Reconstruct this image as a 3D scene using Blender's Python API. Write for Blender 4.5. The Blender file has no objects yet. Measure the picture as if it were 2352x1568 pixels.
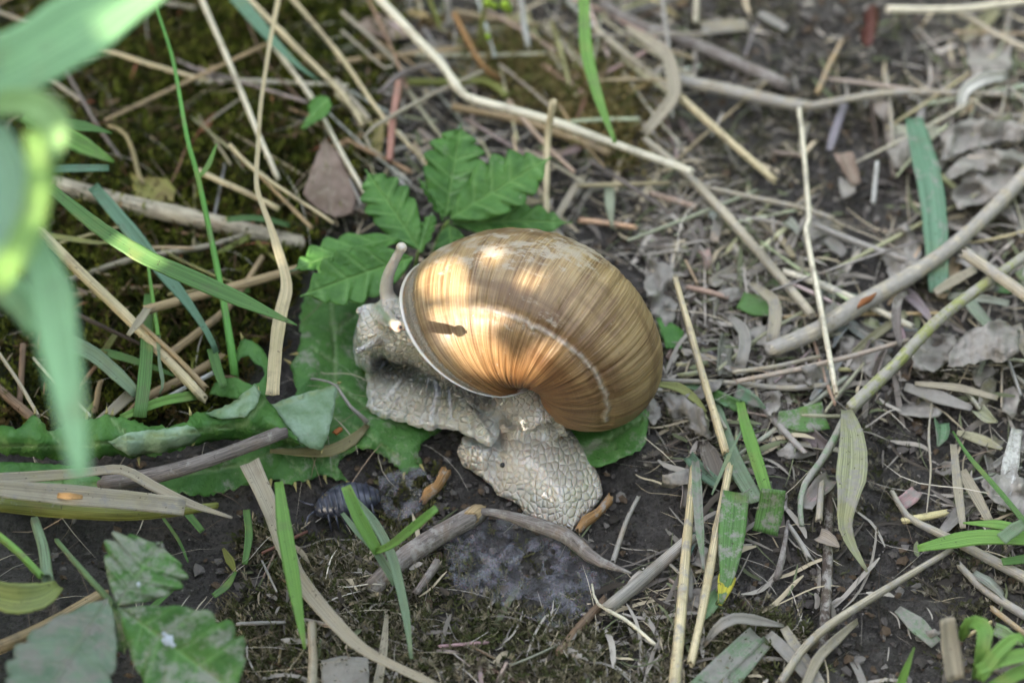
import bpy, bmesh, math, random
import numpy as np
from mathutils import Vector
from mathutils.geometry import delaunay_2d_cdt
from mathutils.bvhtree import BVHTree

# ---------------------------------------------------------------- camera, sky, sun, exposure (1 unit = 1 cm)
SC = bpy.context.scene
COL = SC.collection
SC.unit_settings.system = 'METRIC'
SC.unit_settings.scale_length = 0.01
PITCH, DIST, PXCM = math.radians(46), 45.0, 147.0      # camera looks down 46 degrees from 45 cm away
CR = np.array([1.0, 0, 0])
CU = np.array([0, math.sin(PITCH), math.cos(PITCH)])
CB = np.array([0, -math.cos(PITCH), math.sin(PITCH)])
CPOS = CB * DIST
cd = bpy.data.cameras.new('camera')
cam = bpy.data.objects.new('camera', cd)
COL.objects.link(cam)
cam.location = CPOS
cam.rotation_euler = (math.pi / 2 - PITCH, 0, 0)
cd.sensor_width = 36
cd.lens = 36 * DIST / (2352 / PXCM)
cd.clip_start, cd.clip_end = 0.5, 5000
cd.dof.use_dof = True
cd.dof.focus_distance = 41.8
cd.dof.aperture_fstop = cd.lens * 1e-3 / (2 * 0.33)    # a 3.3 mm aperture radius in these units
SC.camera = cam

SUN = np.array([-0.75, -0.42, 0.51]); SUN /= np.linalg.norm(SUN)
SUN_EL = math.asin(SUN[2])
SUN_AZ = math.atan2(SUN[0], SUN[1])
W = bpy.data.worlds.new('World'); SC.world = W; W.use_nodes = True
wn = W.node_tree
bg = wn.nodes['Background']
sky = wn.nodes.new('ShaderNodeTexSky'); sky.sky_type = 'NISHITA'; sky.sun_disc = False
sky.sun_elevation = SUN_EL; sky.sun_rotation = SUN_AZ % (2 * math.pi)
sky.air_density, sky.dust_density, sky.ozone_density = 1.0, 3.0, 0.6
hs = wn.nodes.new('ShaderNodeHueSaturation'); hs.inputs['Saturation'].default_value = 0.55
wn.links.new(sky.outputs[0], hs.inputs['Color']); wn.links.new(hs.outputs[0], bg.inputs[0])
bg.inputs[1].default_value = 0.15
sl = bpy.data.lights.new('sun', 'SUN'); sl.energy = 2.0; sl.angle = math.radians(0.6); sl.color = (1, 0.93, 0.82)
so = bpy.data.objects.new('sun', sl); COL.objects.link(so)
so.rotation_euler = Vector(SUN).to_track_quat('Z', 'Y').to_euler()
so.location = SUN * 200
SC.view_settings.view_transform = 'Standard'; SC.view_settings.look = 'None'
SC.view_settings.exposure = 3.2; SC.view_settings.gamma = 1.0
SC.render.engine = 'CYCLES'
SC.cycles.use_denoising = True
SC.cycles.max_bounces = 6
SC.cycles.diffuse_bounces = 2
SC.cycles.transparent_max_bounces = 8
SC.cycles.sample_clamp_indirect = 6

R = random.Random(7)
RN = np.random.default_rng(7)

# ---------------------------------------------------------------- noise, ground height, pixel rays
def _hash(ix, iy, iz, s):
    n = (ix.astype(np.int64) * 374761393 + iy.astype(np.int64) * 668265263 + iz.astype(np.int64) * 2147483647 + s * 1274126177) & 0xffffffff
    n = ((n ^ (n >> 13)) * 1274126177) & 0xffffffff
    n = (n ^ (n >> 16)) & 0xffffffff
    return n / 4294967295.0
def noise2(x, y, s=0):
    x = np.asarray(x, float); y = np.asarray(y, float)
    ix, iy = np.floor(x), np.floor(y); fx, fy = x - ix, y - iy
    fx = fx * fx * (3 - 2 * fx); fy = fy * fy * (3 - 2 * fy); z = np.zeros_like(ix)
    a, b = _hash(ix, iy, z, s), _hash(ix + 1, iy, z, s); c, d = _hash(ix, iy + 1, z, s), _hash(ix + 1, iy + 1, z, s)
    return (a + (b - a) * fx) * (1 - fy) + (c + (d - c) * fx) * fy - 0.5
def fbm(x, y, s=0, o=4):
    t = 0; a = 1.0
    for k in range(o):
        t = t + a * noise2(np.asarray(x) * 2 ** k + 17.3 * k, np.asarray(y) * 2 ** k - 9.1 * k, s + k); a *= 0.5
    return t
def px2flat(u, v, z):
    dx = (u - 1176) / PXCM / DIST; dy = -(v - 784) / PXCM / DIST
    d = CR * dx + CU * dy - CB
    t = (z - CPOS[2]) / d[2]
    return CPOS + d * t
def proj(p):
    p = np.asarray(p, float); q = p - CPOS
    dep = -(q @ CB)
    return np.stack([1176 + (q @ CR) / dep * DIST * PXCM, 784 - (q @ CU) / dep * DIST * PXCM], -1)
MOSS_POLY = [(-400, -400), (1020, -400), (900, 120), (860, 420), (690, 620), (640, 800), (480, 1000), (-400, 1020)]
def in_poly(u, v, poly):
    u = np.asarray(u, float); v = np.asarray(v, float); c = np.zeros(u.shape, bool); n = len(poly)
    for i in range(n):
        x1, y1 = poly[i]; x2, y2 = poly[(i + 1) % n]
        if y1 == y2: continue
        c ^= ((y1 > v) != (y2 > v)) & (u < (x2 - x1) * (v - y1) / (y2 - y1) + x1)
    return c
def seg_dist(u, v, line):
    u = np.asarray(u, float); v = np.asarray(v, float); m = np.full(u.shape, 1e9)
    for (x1, y1), (x2, y2) in zip(line[:-1], line[1:]):
        dx, dy = x2 - x1, y2 - y1; t = np.clip(((u - x1) * dx + (v - y1) * dy) / (dx * dx + dy * dy + 1e-9), 0, 1)
        m = np.minimum(m, np.hypot(u - x1 - t * dx, v - y1 - t * dy))
    return m
MOSS_W = [tuple(px2flat(u, v, 0)[:2]) for u, v in MOSS_POLY]
HOLLOW = [tuple(px2flat(u, v, 0)[:2]) for u, v in [(150, 1230), (420, 1260), (640, 1180), (800, 1150)]]
def ground_z(x, y):
    x = np.asarray(x, float); y = np.asarray(y, float)
    z = 0.22 * fbm(x * 0.28, y * 0.28, 3, 3) + 0.10 * fbm(x * 1.1, y * 1.1, 11, 3)
    d = seg_dist(x, y, MOSS_W + MOSS_W[:1]); m = in_poly(x, y, MOSS_W)
    z = z + 0.20 * np.clip(0.5 + np.where(m, d, -d) / 1.6, 0, 1)
    z = z - 0.45 * np.exp(-(seg_dist(x, y, HOLLOW) / 0.9) ** 2)
    far = np.clip((np.hypot(x, y) - 25) / 40, 0, 1)
    return z * (1 - far)
def P(u, v, h=0.0):
    """point above the ground by h on the ray through the photograph's point (u, v)"""
    z = h
    for _ in range(3):
        p = px2flat(u, v, z); z = float(ground_z(p[0], p[1])) + h
    return px2flat(u, v, z)

# ---------------------------------------------------------------- materials
def new_mat(name):
    m = bpy.data.materials.new(name); m.use_nodes = True
    nt = m.node_tree; b = nt.nodes['Principled BSDF']
    return m, nt, b
def nd(nt, typ, props=None, **ins):
    n = nt.nodes.new('ShaderNode' + typ)
    for k, v in (props or {}).items(): setattr(n, k, v)
    for k, v in ins.items():
        s = n.inputs[int(k[1:])] if k[0] == 'i' and k[1:].isdigit() else n.inputs[k.replace('_', ' ')]
        if hasattr(v, 'is_output') or hasattr(v, 'links'): nt.links.new(v, s)
        else: s.default_value = v
    return n
def mixc(nt, f, a, b, mode='MIX'):
    n = nt.nodes.new('ShaderNodeMix'); n.data_type = 'RGBA'; n.blend_type = mode
    for s, v in ((n.inputs[0], f), (n.inputs[6], a), (n.inputs[7], b)):
        if hasattr(v, 'links'): nt.links.new(v, s)
        else: s.default_value = v if not isinstance(v, tuple) else (*v[:3], 1)
    return n.outputs[2]
def math_(nt, op, a, b=0.0, c=0.0):
    n = nt.nodes.new('ShaderNodeMath'); n.operation = op
    for s, v in zip(n.inputs, (a, b, c)):
        if hasattr(v, 'links'): nt.links.new(v, s)
        else: s.default_value = v
    return n.outputs[0]
def ramp(nt, f, lo, hi):
    n = nt.nodes.new('ShaderNodeMapRange'); n.interpolation_type = 'SMOOTHSTEP'
    nt.links.new(f, n.inputs[0]); n.inputs[1].default_value = lo; n.inputs[2].default_value = hi
    return n.outputs[0]
def vmul(nt, v, s):
    n = nt.nodes.new('ShaderNodeVectorMath'); n.operation = 'MULTIPLY'; nt.links.new(v, n.inputs[0]); n.inputs[1].default_value = s
    return n.outputs[0]
def vadd(nt, a, b):
    n = nt.nodes.new('ShaderNodeVectorMath'); n.operation = 'ADD'; nt.links.new(a, n.inputs[0]); nt.links.new(b, n.inputs[1])
    return n.outputs[0]
def noise_n(nt, vec, scale, detail=3, rough=0.55):
    return nd(nt, 'TexNoise', None, Vector=vec, Scale=scale, Detail=detail, Roughness=rough).outputs[0]
def bump(nt, b, h, strength, dist):
    n = nd(nt, 'Bump', None, Strength=strength, Distance=dist, Height=h); nt.links.new(n.outputs[0], b.inputs['Normal'])
MUD = (0.27, 0.245, 0.215)
def plant_mat(name, kind):
    """colour from the object's own colour, its alpha is how much dried silt lies on it; UV = (across, along in cm)"""
    m, nt, b = new_mat(name)
    oi = nd(nt, 'ObjectInfo'); uv = nd(nt, 'UVMap').outputs[0]; geo = nd(nt, 'NewGeometry').outputs['Position']
    off = nd(nt, 'CombineXYZ', None, X=math_(nt, 'MULTIPLY', oi.outputs['Random'], 37.0), Y=math_(nt, 'MULTIPLY', oi.outputs['Random'], 91.0)).outputs[0]
    q = vadd(nt, uv, off)
    col = oi.outputs['Color']
    if kind == 'straw': st = noise_n(nt, vmul(nt, q, (26, 0.9, 1)), 1.0, 4, 0.6); amp = (0.40, 1.25)
    elif kind == 'blade': st = noise_n(nt, vmul(nt, q, (22, 0.35, 1)), 1.0, 3, 0.6); amp = (0.60, 1.2)
    elif kind == 'bark': st = noise_n(nt, vmul(nt, q, (14, 2.2, 1)), 1.0, 5, 0.65); amp = (0.45, 1.35)
    else: st = noise_n(nt, geo, 5.0, 4, 0.6); amp = (0.6, 1.3)
    g = math_(nt, 'MULTIPLY_ADD', ramp(nt, st, 0.28, 0.72), amp[1] - amp[0], amp[0])
    c = mixc(nt, 1.0, col, nd(nt, 'CombineXYZ', None, X=g, Y=g, Z=g).outputs[0], 'MULTIPLY')
    patch = noise_n(nt, geo, 1.3, 3, 0.6)
    warm = (0.30, 0.17, 0.07) if kind != 'blade' else (0.34, 0.30, 0.10)
    c = mixc(nt, math_(nt, 'MULTIPLY', ramp(nt, patch, 0.55, 0.8), 0.45), c, warm)
    stn = noise_n(nt, vadd(nt, geo, off), 2.4, 4, 0.65)
    c = mixc(nt, math_(nt, 'MULTIPLY', ramp(nt, stn, 0.52, 0.68), 0.5 if kind != 'blade' else 0.25), c, (0.15, 0.12, 0.085))
    spk = noise_n(nt, vadd(nt, geo, off), 15.0, 2, 0.7)
    c = mixc(nt, math_(nt, 'MULTIPLY', ramp(nt, spk, 0.66, 0.72), 0.75), c, (0.06, 0.045, 0.03))
    mudn = noise_n(nt, vadd(nt, geo, off), 4.6, 7, 0.76)
    thr = math_(nt, 'SUBTRACT', 0.80, math_(nt, 'MULTIPLY', oi.outputs['Alpha'], 0.62))
    mf = nt.nodes.new('ShaderNodeMapRange'); nt.links.new(mudn, mf.inputs[0]); nt.links.new(thr, mf.inputs[1])
    nt.links.new(math_(nt, 'ADD', thr, 0.11), mf.inputs[2])
    mudc = mixc(nt, noise_n(nt, geo, 9.0, 3), (0.20, 0.18, 0.155), (0.37, 0.34, 0.30))
    c = mixc(nt, math_(nt, 'MULTIPLY', mf.outputs[0], 0.9), c, mudc)
    nt.links.new(c, b.inputs['Base Color'])
    b.inputs['Roughness'].default_value = {'straw': 0.5, 'blade': 0.42, 'bark': 0.75}.get(kind, 0.7)
    b.inputs['Specular IOR Level'].default_value = 0.2
    hgt = math_(nt, 'ADD', math_(nt, 'MULTIPLY', st, 0.6), math_(nt, 'MULTIPLY', mudn, 0.5))
    bump(nt, b, hgt, 0.7, 0.012 if kind != 'bark' else 0.03)
    if kind == 'blade':
        tr = nd(nt, 'BsdfTranslucent', None, Color=mixc(nt, 1.0, c, (1.25, 1.3, 0.7), 'MULTIPLY'))
        mx = nd(nt, 'MixShader', None, i0=0.28, i1=b.outputs[0], i2=tr.outputs[0])
        nt.links.new(mx.outputs[0], nt.nodes['Material Output'].inputs[0])
    return m
M = {k: plant_mat(k, k) for k in ('straw', 'blade', 'bark', 'litter')}
def leaf_mat(name, base, light, mud, vein, silver=None):
    m, nt, b = new_mat(name)
    geo = nd(nt, 'NewGeometry').outputs['Position']
    at = nd(nt, 'Attribute', {'attribute_name': 'vein'}).outputs['Fac']
    oi = nd(nt, 'ObjectInfo')
    n1 = noise_n(nt, geo, 2.2, 4, 0.6); n2 = noise_n(nt, geo, 11.0, 4, 0.7)
    c = mixc(nt, ramp(nt, n1, 0.3, 0.7), base, light)
    c = mixc(nt, math_(nt, 'MULTIPLY', at, 0.7), c, vein)
    c = mixc(nt, math_(nt, 'MULTIPLY', ramp(nt, n2, 0.62, 0.74), 0.5), c, (0.30, 0.28, 0.2))
    mudn = noise_n(nt, geo, 2.7, 6, 0.75)
    thr = math_(nt, 'SUBTRACT', 0.80, math_(nt, 'MULTIPLY', oi.outputs['Alpha'], 0.6))
    mf = nt.nodes.new('ShaderNodeMapRange'); nt.links.new(mudn, mf.inputs[0]); nt.links.new(thr, mf.inputs[1])
    nt.links.new(math_(nt, 'ADD', thr, 0.14), mf.inputs[2])
    c = mixc(nt, math_(nt, 'MULTIPLY', mf.outputs[0], 0.8), c, mud)
    nt.links.new(c, b.inputs['Base Color'])
    b.inputs['Roughness'].default_value = 0.45 if silver is None else 0.7
    b.inputs['Specular IOR Level'].default_value = 0.3
    bump(nt, b, math_(nt, 'ADD', noise_n(nt, geo, 14.0, 4), math_(nt, 'MULTIPLY', at, -0.8)), 0.9, 0.04)
    tr = nd(nt, 'BsdfTranslucent', None, Color=mixc(nt, 1.0, c, (1.2, 1.35, 0.6), 'MULTIPLY'))
    mx = nd(nt, 'MixShader', None, i0=0.22, i1=b.outputs[0], i2=tr.outputs[0])
    nt.links.new(mx.outputs[0], nt.nodes['Material Output'].inputs[0])
    return m
M['cinquefoil'] = leaf_mat('cinquefoil', (0.045, 0.125, 0.020), (0.092, 0.215, 0.042), (0.32, 0.31, 0.25), (0.20, 0.36, 0.11))
M['cinquefoil_under'] = leaf_mat('cinquefoil_under', (0.13, 0.185, 0.115), (0.21, 0.265, 0.185), (0.26, 0.23, 0.20), (0.2, 0.25, 0.15), 1)
M['thistle'] = leaf_mat('thistle', (0.055, 0.15, 0.03), (0.105, 0.235, 0.055), (0.33, 0.31, 0.25), (0.28, 0.38, 0.17))
M['thistle_under'] = leaf_mat('thistle_under', (0.17, 0.27, 0.13), (0.35, 0.46, 0.33), (0.28, 0.28, 0.16), (0.30, 0.36, 0.15), 1)
M['dead_leaf'] = leaf_mat('dead_leaf', (0.17, 0.115, 0.08), (0.30, 0.22, 0.17), (0.28, 0.25, 0.22), (0.34, 0.27, 0.2), 1)
M['silt_leaf'] = leaf_mat('silt_leaf', (0.24, 0.215, 0.185), (0.37, 0.335, 0.29), (0.30, 0.275, 0.24), (0.2, 0.17, 0.14), 1)

# ---------------------------------------------------------------- mesh builders
def tag(o, label, cat, group=None, kind=None):
    if label: o['label'] = label
    if cat: o['category'] = cat
    if group: o['group'] = group
    if kind: o['kind'] = kind
    return o
def mesh_obj(name, verts, faces, mats, parent=None, uv=None, midx=None, attrs=None, smooth=True, color=None, origin=True):
    v = np.asarray(verts, float).reshape(-1, 3)
    o0 = np.zeros(3)
    if parent is not None: o0 = np.array(parent['_o']) if '_o' in parent else np.zeros(3)
    org = np.zeros(3)
    if origin and len(v):
        org = np.array([v[:, 0].mean(), v[:, 1].mean(), v[:, 2].min()])
    me = bpy.data.meshes.new(name)
    me.from_pydata((v - org).tolist(), [], faces if isinstance(faces, list) else faces.tolist())
    for m in (mats if isinstance(mats, (list, tuple)) else [mats]): me.materials.append(M[m] if isinstance(m, str) else m)
    if uv is not None:
        l = me.uv_layers.new(name='UVMap'); li = np.zeros(len(me.loops), int); me.loops.foreach_get('vertex_index', li)
        l.data.foreach_set('uv', np.asarray(uv, np.float32)[li].ravel())
    if midx is not None: me.polygons.foreach_set('material_index', np.asarray(midx, np.int32))
    for k, a in (attrs or {}).items():
        a = np.asarray(a, np.float32)
        if a.ndim == 1: me.attributes.new(k, 'FLOAT', 'POINT').data.foreach_set('value', a)
        elif a.shape[1] == 4: me.color_attributes.new(k, 'FLOAT_COLOR', 'POINT').data.foreach_set('color', a.ravel())
        else: me.attributes.new(k, 'FLOAT_VECTOR', 'POINT').data.foreach_set('vector', a.ravel())
    if smooth: me.polygons.foreach_set('use_smooth', np.ones(len(me.polygons), bool))
    me.update()
    o = bpy.data.objects.new(name, me); COL.objects.link(o)
    if parent is not None:
        o.parent = parent; po = WORLD[parent.name]; o.location = org - po
    else: o.location = org
    WORLD[o.name] = org
    if color is not None: o.color = (*color[:3], color[3] if len(color) > 3 else 0.15)
    return o
WORLD = {}
def empty(name, loc, label, cat, group=None):
    o = bpy.data.objects.new(name, None); COL.objects.link(o); o.location = loc; o.empty_display_size = 0.2
    WORLD[o.name] = np.asarray(loc, float)
    return tag(o, label, cat, group)
def unit(a): return a / (np.linalg.norm(a) + 1e-12)
def spline(pts, n):
    pts = np.asarray(pts, float)
    if len(pts) == 2:
        t = np.linspace(0, 1, n)[:, None]; return pts[0] * (1 - t) + pts[1] * t
    q = np.vstack([2 * pts[0] - pts[1], pts, 2 * pts[-1] - pts[-2]])
    d = np.linalg.norm(np.diff(pts, axis=0), axis=1); s = np.concatenate([[0], np.cumsum(d)]) / d.sum()
    out = []
    for t in np.linspace(0, 1, n):
        i = min(np.searchsorted(s, t, side='right') - 1, len(pts) - 2); f = (t - s[i]) / (s[i + 1] - s[i] + 1e-12)
        p0, p1, p2, p3 = q[i:i + 4]
        m1, m2 = (p2 - p0) * 0.42, (p3 - p1) * 0.42
        out.append((2 * f ** 3 - 3 * f ** 2 + 1) * p1 + (f ** 3 - 2 * f ** 2 + f) * m1 + (-2 * f ** 3 + 3 * f ** 2) * p2 + (f ** 3 - f ** 2) * m2)
    return np.array(out)
def frames(c):
    t = np.gradient(c, axis=0); t /= np.linalg.norm(t, axis=1)[:, None] + 1e-12
    n = np.zeros_like(t); a = np.array([0, 0, 1.0]) if abs(t[0][2]) < 0.9 else np.array([1.0, 0, 0])
    n[0] = unit(a - t[0] * (a @ t[0]))
    for i in range(1, len(c)): n[i] = unit(n[i - 1] - t[i] * (n[i - 1] @ t[i]))
    return t, n, np.cross(t, n)
def tube_geo(pts, r, n=None, seg=10, ridge=0.05, hollow=True, wob=0.05, nodes=(), seed=0, flat=1.0):
    L = np.linalg.norm(np.diff(np.asarray(pts, float), axis=0), axis=1).sum()
    n = n or int(np.clip(L / 0.22, 8, 60))
    c = spline(pts, n); t, nn, bb = frames(c)
    r = np.interp(np.linspace(0, 1, n), np.linspace(0, 1, len(np.atleast_1d(r))), np.atleast_1d(r))
    rr = np.random.default_rng(seed)
    lo = rr.uniform(0, 99)
    r = r * (1 + wob * 2 * fbm(np.arange(n) * 0.35 + lo, np.zeros(n), seed % 97, 2))
    for f in nodes: r = r * (1 + 0.28 * np.exp(-((np.linspace(0, 1, n) - f) * L / 0.07) ** 2))
    a = np.arange(seg) / seg * 2 * np.pi
    rad = 1 + ridge * np.where(np.arange(seg) % 2, 1, -1)
    ring = (np.cos(a) * rad)[None, :, None] * nn[:, None, :] + (np.sin(a) * rad * flat)[None, :, None] * bb[:, None, :]
    v = c[:, None, :] + ring * r[:, None, None]
    V = [v.reshape(-1, 3)]; UVs = [np.stack([np.tile(np.arange(seg) / seg * 2, n).astype(float), np.repeat(np.linspace(0, L, n), seg)], -1)]
    UVs[0][:, 0] = np.abs(UVs[0][:, 0] - 1)
    F = []
    for i in range(n - 1):
        for j in range(seg): F.append((i * seg + j, i * seg + (j + 1) % seg, (i + 1) * seg + (j + 1) % seg, (i + 1) * seg + j))
    k = n * seg
    for e, i, sgn in ((0, 0, 1), (1, n - 1, -1)):
        jag = rr.uniform(-1.1, 0.4, seg) * r[i]
        V[0][i * seg:(i + 1) * seg] += (t[i] * -sgn)[None] * jag[:, None]
        dep = (0.9 if hollow else -0.25) * r[i]
        V.append(c[i] + ring[i] * r[i] * 0.66 + (t[i] * -sgn)[None] * jag[:, None] * 0.5); V.append(c[i] + ring[i] * r[i] * 0.5 + t[i] * sgn * dep); V.append((c[i] + t[i] * sgn * dep * 1.2)[None])
        UVs.append(np.tile(UVs[0][i * seg:(i + 1) * seg], (2, 1))); UVs.append(UVs[0][i * seg:i * seg + 1])
        for j in range(seg):
            j2 = (j + 1) % seg; a0, a1 = i * seg + j, i * seg + j2; b0, b1, c0, c1, m = k + j, k + j2, k + seg + j, k + seg + j2, k + 2 * seg
            q = [(a0, b0, b1, a1), (b0, c0, c1, b1), (c0, m, c1)]
            F += q if sgn > 0 else [x[::-1] for x in q]
        k += 2 * seg + 1
    return np.vstack(V), F, np.vstack(UVs)
def blade_geo(pts, w, n=None, cols=6, fold=0.15, up=None, roll=0.0, thick=0.014, twist=0.0, curl=0.0, seed=0):
    L = np.linalg.norm(np.diff(np.asarray(pts, float), axis=0), axis=1).sum()
    n = n or int(np.clip(L / 0.16, 10, 60))
    c = spline(pts, n); t = np.gradient(c, axis=0); t /= np.linalg.norm(t, axis=1)[:, None]
    up = unit(CB * 0.55 + np.array([0, 0, 0.45])) if up is None else unit(np.asarray(up, float))
    w = np.interp(np.linspace(0, 1, n), np.linspace(0, 1, len(np.atleast_1d(w))), np.atleast_1d(w))
    rr = np.random.default_rng(seed); lo = rr.uniform(0, 99)
    w = w * (1 + 0.16 * fbm(np.arange(n) * 0.3 + lo, np.zeros(n), 5, 2))
    s = np.linspace(-1, 1, cols + 1)
    T, B, UVs = [], [], []
    Ls = np.linspace(0, L, n)
    for i in range(n):
        nn = unit(up - t[i] * (up @ t[i])); sd = np.cross(t[i], nn)
        a = roll + twist * i / (n - 1); nn, sd = nn * math.cos(a) + sd * math.sin(a), sd * math.cos(a) - nn * math.sin(a)
        h = w[i] / 2
        prof = fold * np.abs(s) * h + curl * (s ** 2) * h + 0.05 * h * fbm(np.full(cols + 1, i * 0.25 + lo), s * 1.5, 9, 2)
        top = c[i] + np.outer(s * h, sd) + np.outer(prof, nn)
        T.append(top); B.append(top - nn * thick); UVs.append(np.stack([s * 0.5 + 0.5, np.full(cols + 1, Ls[i])], -1))
    m = cols + 1; N = n * m
    F = []
    for i in range(n - 1):
        for j in range(cols):
            q = (i * m + j, i * m + j + 1, (i + 1) * m + j + 1, (i + 1) * m + j); F.append(q); F.append(tuple(N + x for x in q[::-1]))
    ed = [i * m for i in range(n)] + [(n - 1) * m + j for j in range(1, m)] + [i * m + cols for i in range(n - 2, -1, -1)] + [j for j in range(cols - 1, 0, -1)]
    for a, b in zip(ed, ed[1:] + ed[:1]): F.append((a, b, N + b, N + a))
    return np.vstack(T + B), F, np.vstack(UVs + UVs)
def densify(poly, step, jit=0.0, rr=None):
    out = []
    for (x1, y1), (x2, y2) in zip(poly, poly[1:] + poly[:1]):
        k = max(1, int(math.hypot(x2 - x1, y2 - y1) / step))
        for i in range(k):
            f = i / k; a, b = (rr.uniform(-jit, jit), rr.uniform(-jit, jit)) if rr is not None and i else (0, 0)
            out.append((x1 + (x2 - x1) * f + a, y1 + (y2 - y1) * f + b))
    return out
def tri_poly(poly, step, holes=(), jit=1.5, seed=1):
    rr = np.random.default_rng(seed)
    pl = densify(list(poly), step, jit, rr); hl = [densify(list(h), step, jit, rr) for h in holes]
    vs = [Vector(p) for p in pl]; es = [(i, (i + 1) % len(pl)) for i in range(len(pl))]
    for h in hl:
        b = len(vs); vs += [Vector(p) for p in h]; es += [(b + i, b + (i + 1) % len(h)) for i in range(len(h))]
    a = np.array(pl); x0, y0 = a.min(0); x1, y1 = a.max(0)
    gx, gy = np.meshgrid(np.arange(x0, x1, step), np.arange(y0, y1, step)); gx = gx + (np.arange(gx.shape[0])[:, None] % 2) * step / 2
    gx = gx.ravel() + rr.uniform(-step / 4, step / 4, gx.size); gy = gy.ravel() + rr.uniform(-step / 4, step / 4, gy.size)
    ok = in_poly(gx, gy, pl) & (seg_dist(gx, gy, pl + pl[:1]) > step * 0.5)
    for h in hl: ok &= ~in_poly(gx, gy, h) & (seg_dist(gx, gy, h + h[:1]) > step * 0.5)
    vs += [Vector((x, y)) for x, y in zip(gx[ok], gy[ok])]
    r = delaunay_2d_cdt(vs, es, [], 0, 1e-4)
    V = np.array([(v.x, v.y) for v in r[0]]); F = []
    fc = np.array([V[list(f)].mean(0) for f in r[2]])
    ok = in_poly(fc[:, 0], fc[:, 1], pl)
    for h in hl: ok &= ~in_poly(fc[:, 0], fc[:, 1], h)
    for f, k in zip(r[2], ok):
        if k: F.append(tuple(f) if True else 0)
    # counter-clockwise seen from above needs y down in pixels -> keep orientation by signed area
    out = []
    for f in F:
        p = V[list(f)]; s = (p[1, 0] - p[0, 0]) * (p[2, 1] - p[0, 1]) - (p[2, 0] - p[0, 0]) * (p[1, 1] - p[0, 1])
        out.append(f if s < 0 else f[::-1])
    return V, out
def sheet_from(V3, F, thick):
    """close a triangulated sheet into a thin solid; returns verts, faces, material index (0 top, 1 underside)"""
    V3 = np.asarray(V3); n = len(V3); nv = np.zeros((n, 3)); Fa = np.array(F)
    fn = np.cross(V3[Fa[:, 1]] - V3[Fa[:, 0]], V3[Fa[:, 2]] - V3[Fa[:, 0]])
    for k in range(3): np.add.at(nv, Fa[:, k], fn)
    nv /= np.linalg.norm(nv, axis=1)[:, None] + 1e-12
    from collections import Counter
    cnt = {}
    for f in F:
        for a, b in ((f[0], f[1]), (f[1], f[2]), (f[2], f[0])): cnt[(a, b)] = 1
    rim = [(a, b) for (a, b) in cnt if (b, a) not in cnt]
    faces = [tuple(f) for f in F] + [tuple(n + x for x in f[::-1]) for f in F] + [(b, a, n + a, n + b) for a, b in rim]
    return np.vstack([V3, V3 - nv * thick]), faces, [0] * len(F) + [1] * len(F) + [0] * len(rim)
def px_leaf(name, poly, hfun, mats, label=None, cat=None, group=None, parent=None, thick=0.016, step=9, veins=(), vw=3.0, holes=(), jit=1.5, mud=0.2, seed=1, vdepth=0.02):
    V, F = tri_poly(poly, step, holes, jit, seed)
    vein = np.zeros(len(V))
    for ln, wd in veins: vein = np.maximum(vein, np.exp(-(seg_dist(V[:, 0], V[:, 1], ln) / wd) ** 2))
    V3 = np.array([P(u, v, hfun(u, v)) for u, v in V])
    V3[:, 2] -= vein * vdepth
    v, f, mi = sheet_from(V3, F, thick)
    o = mesh_obj(name, v, f, mats, parent, uv=np.vstack([V, V]) / PXCM, midx=mi if len(mats) > 1 else None, attrs={'vein': np.concatenate([vein, vein])})
    o.color = (1, 1, 1, mud)
    if label: tag(o, label, cat, group)
    return o

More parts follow.
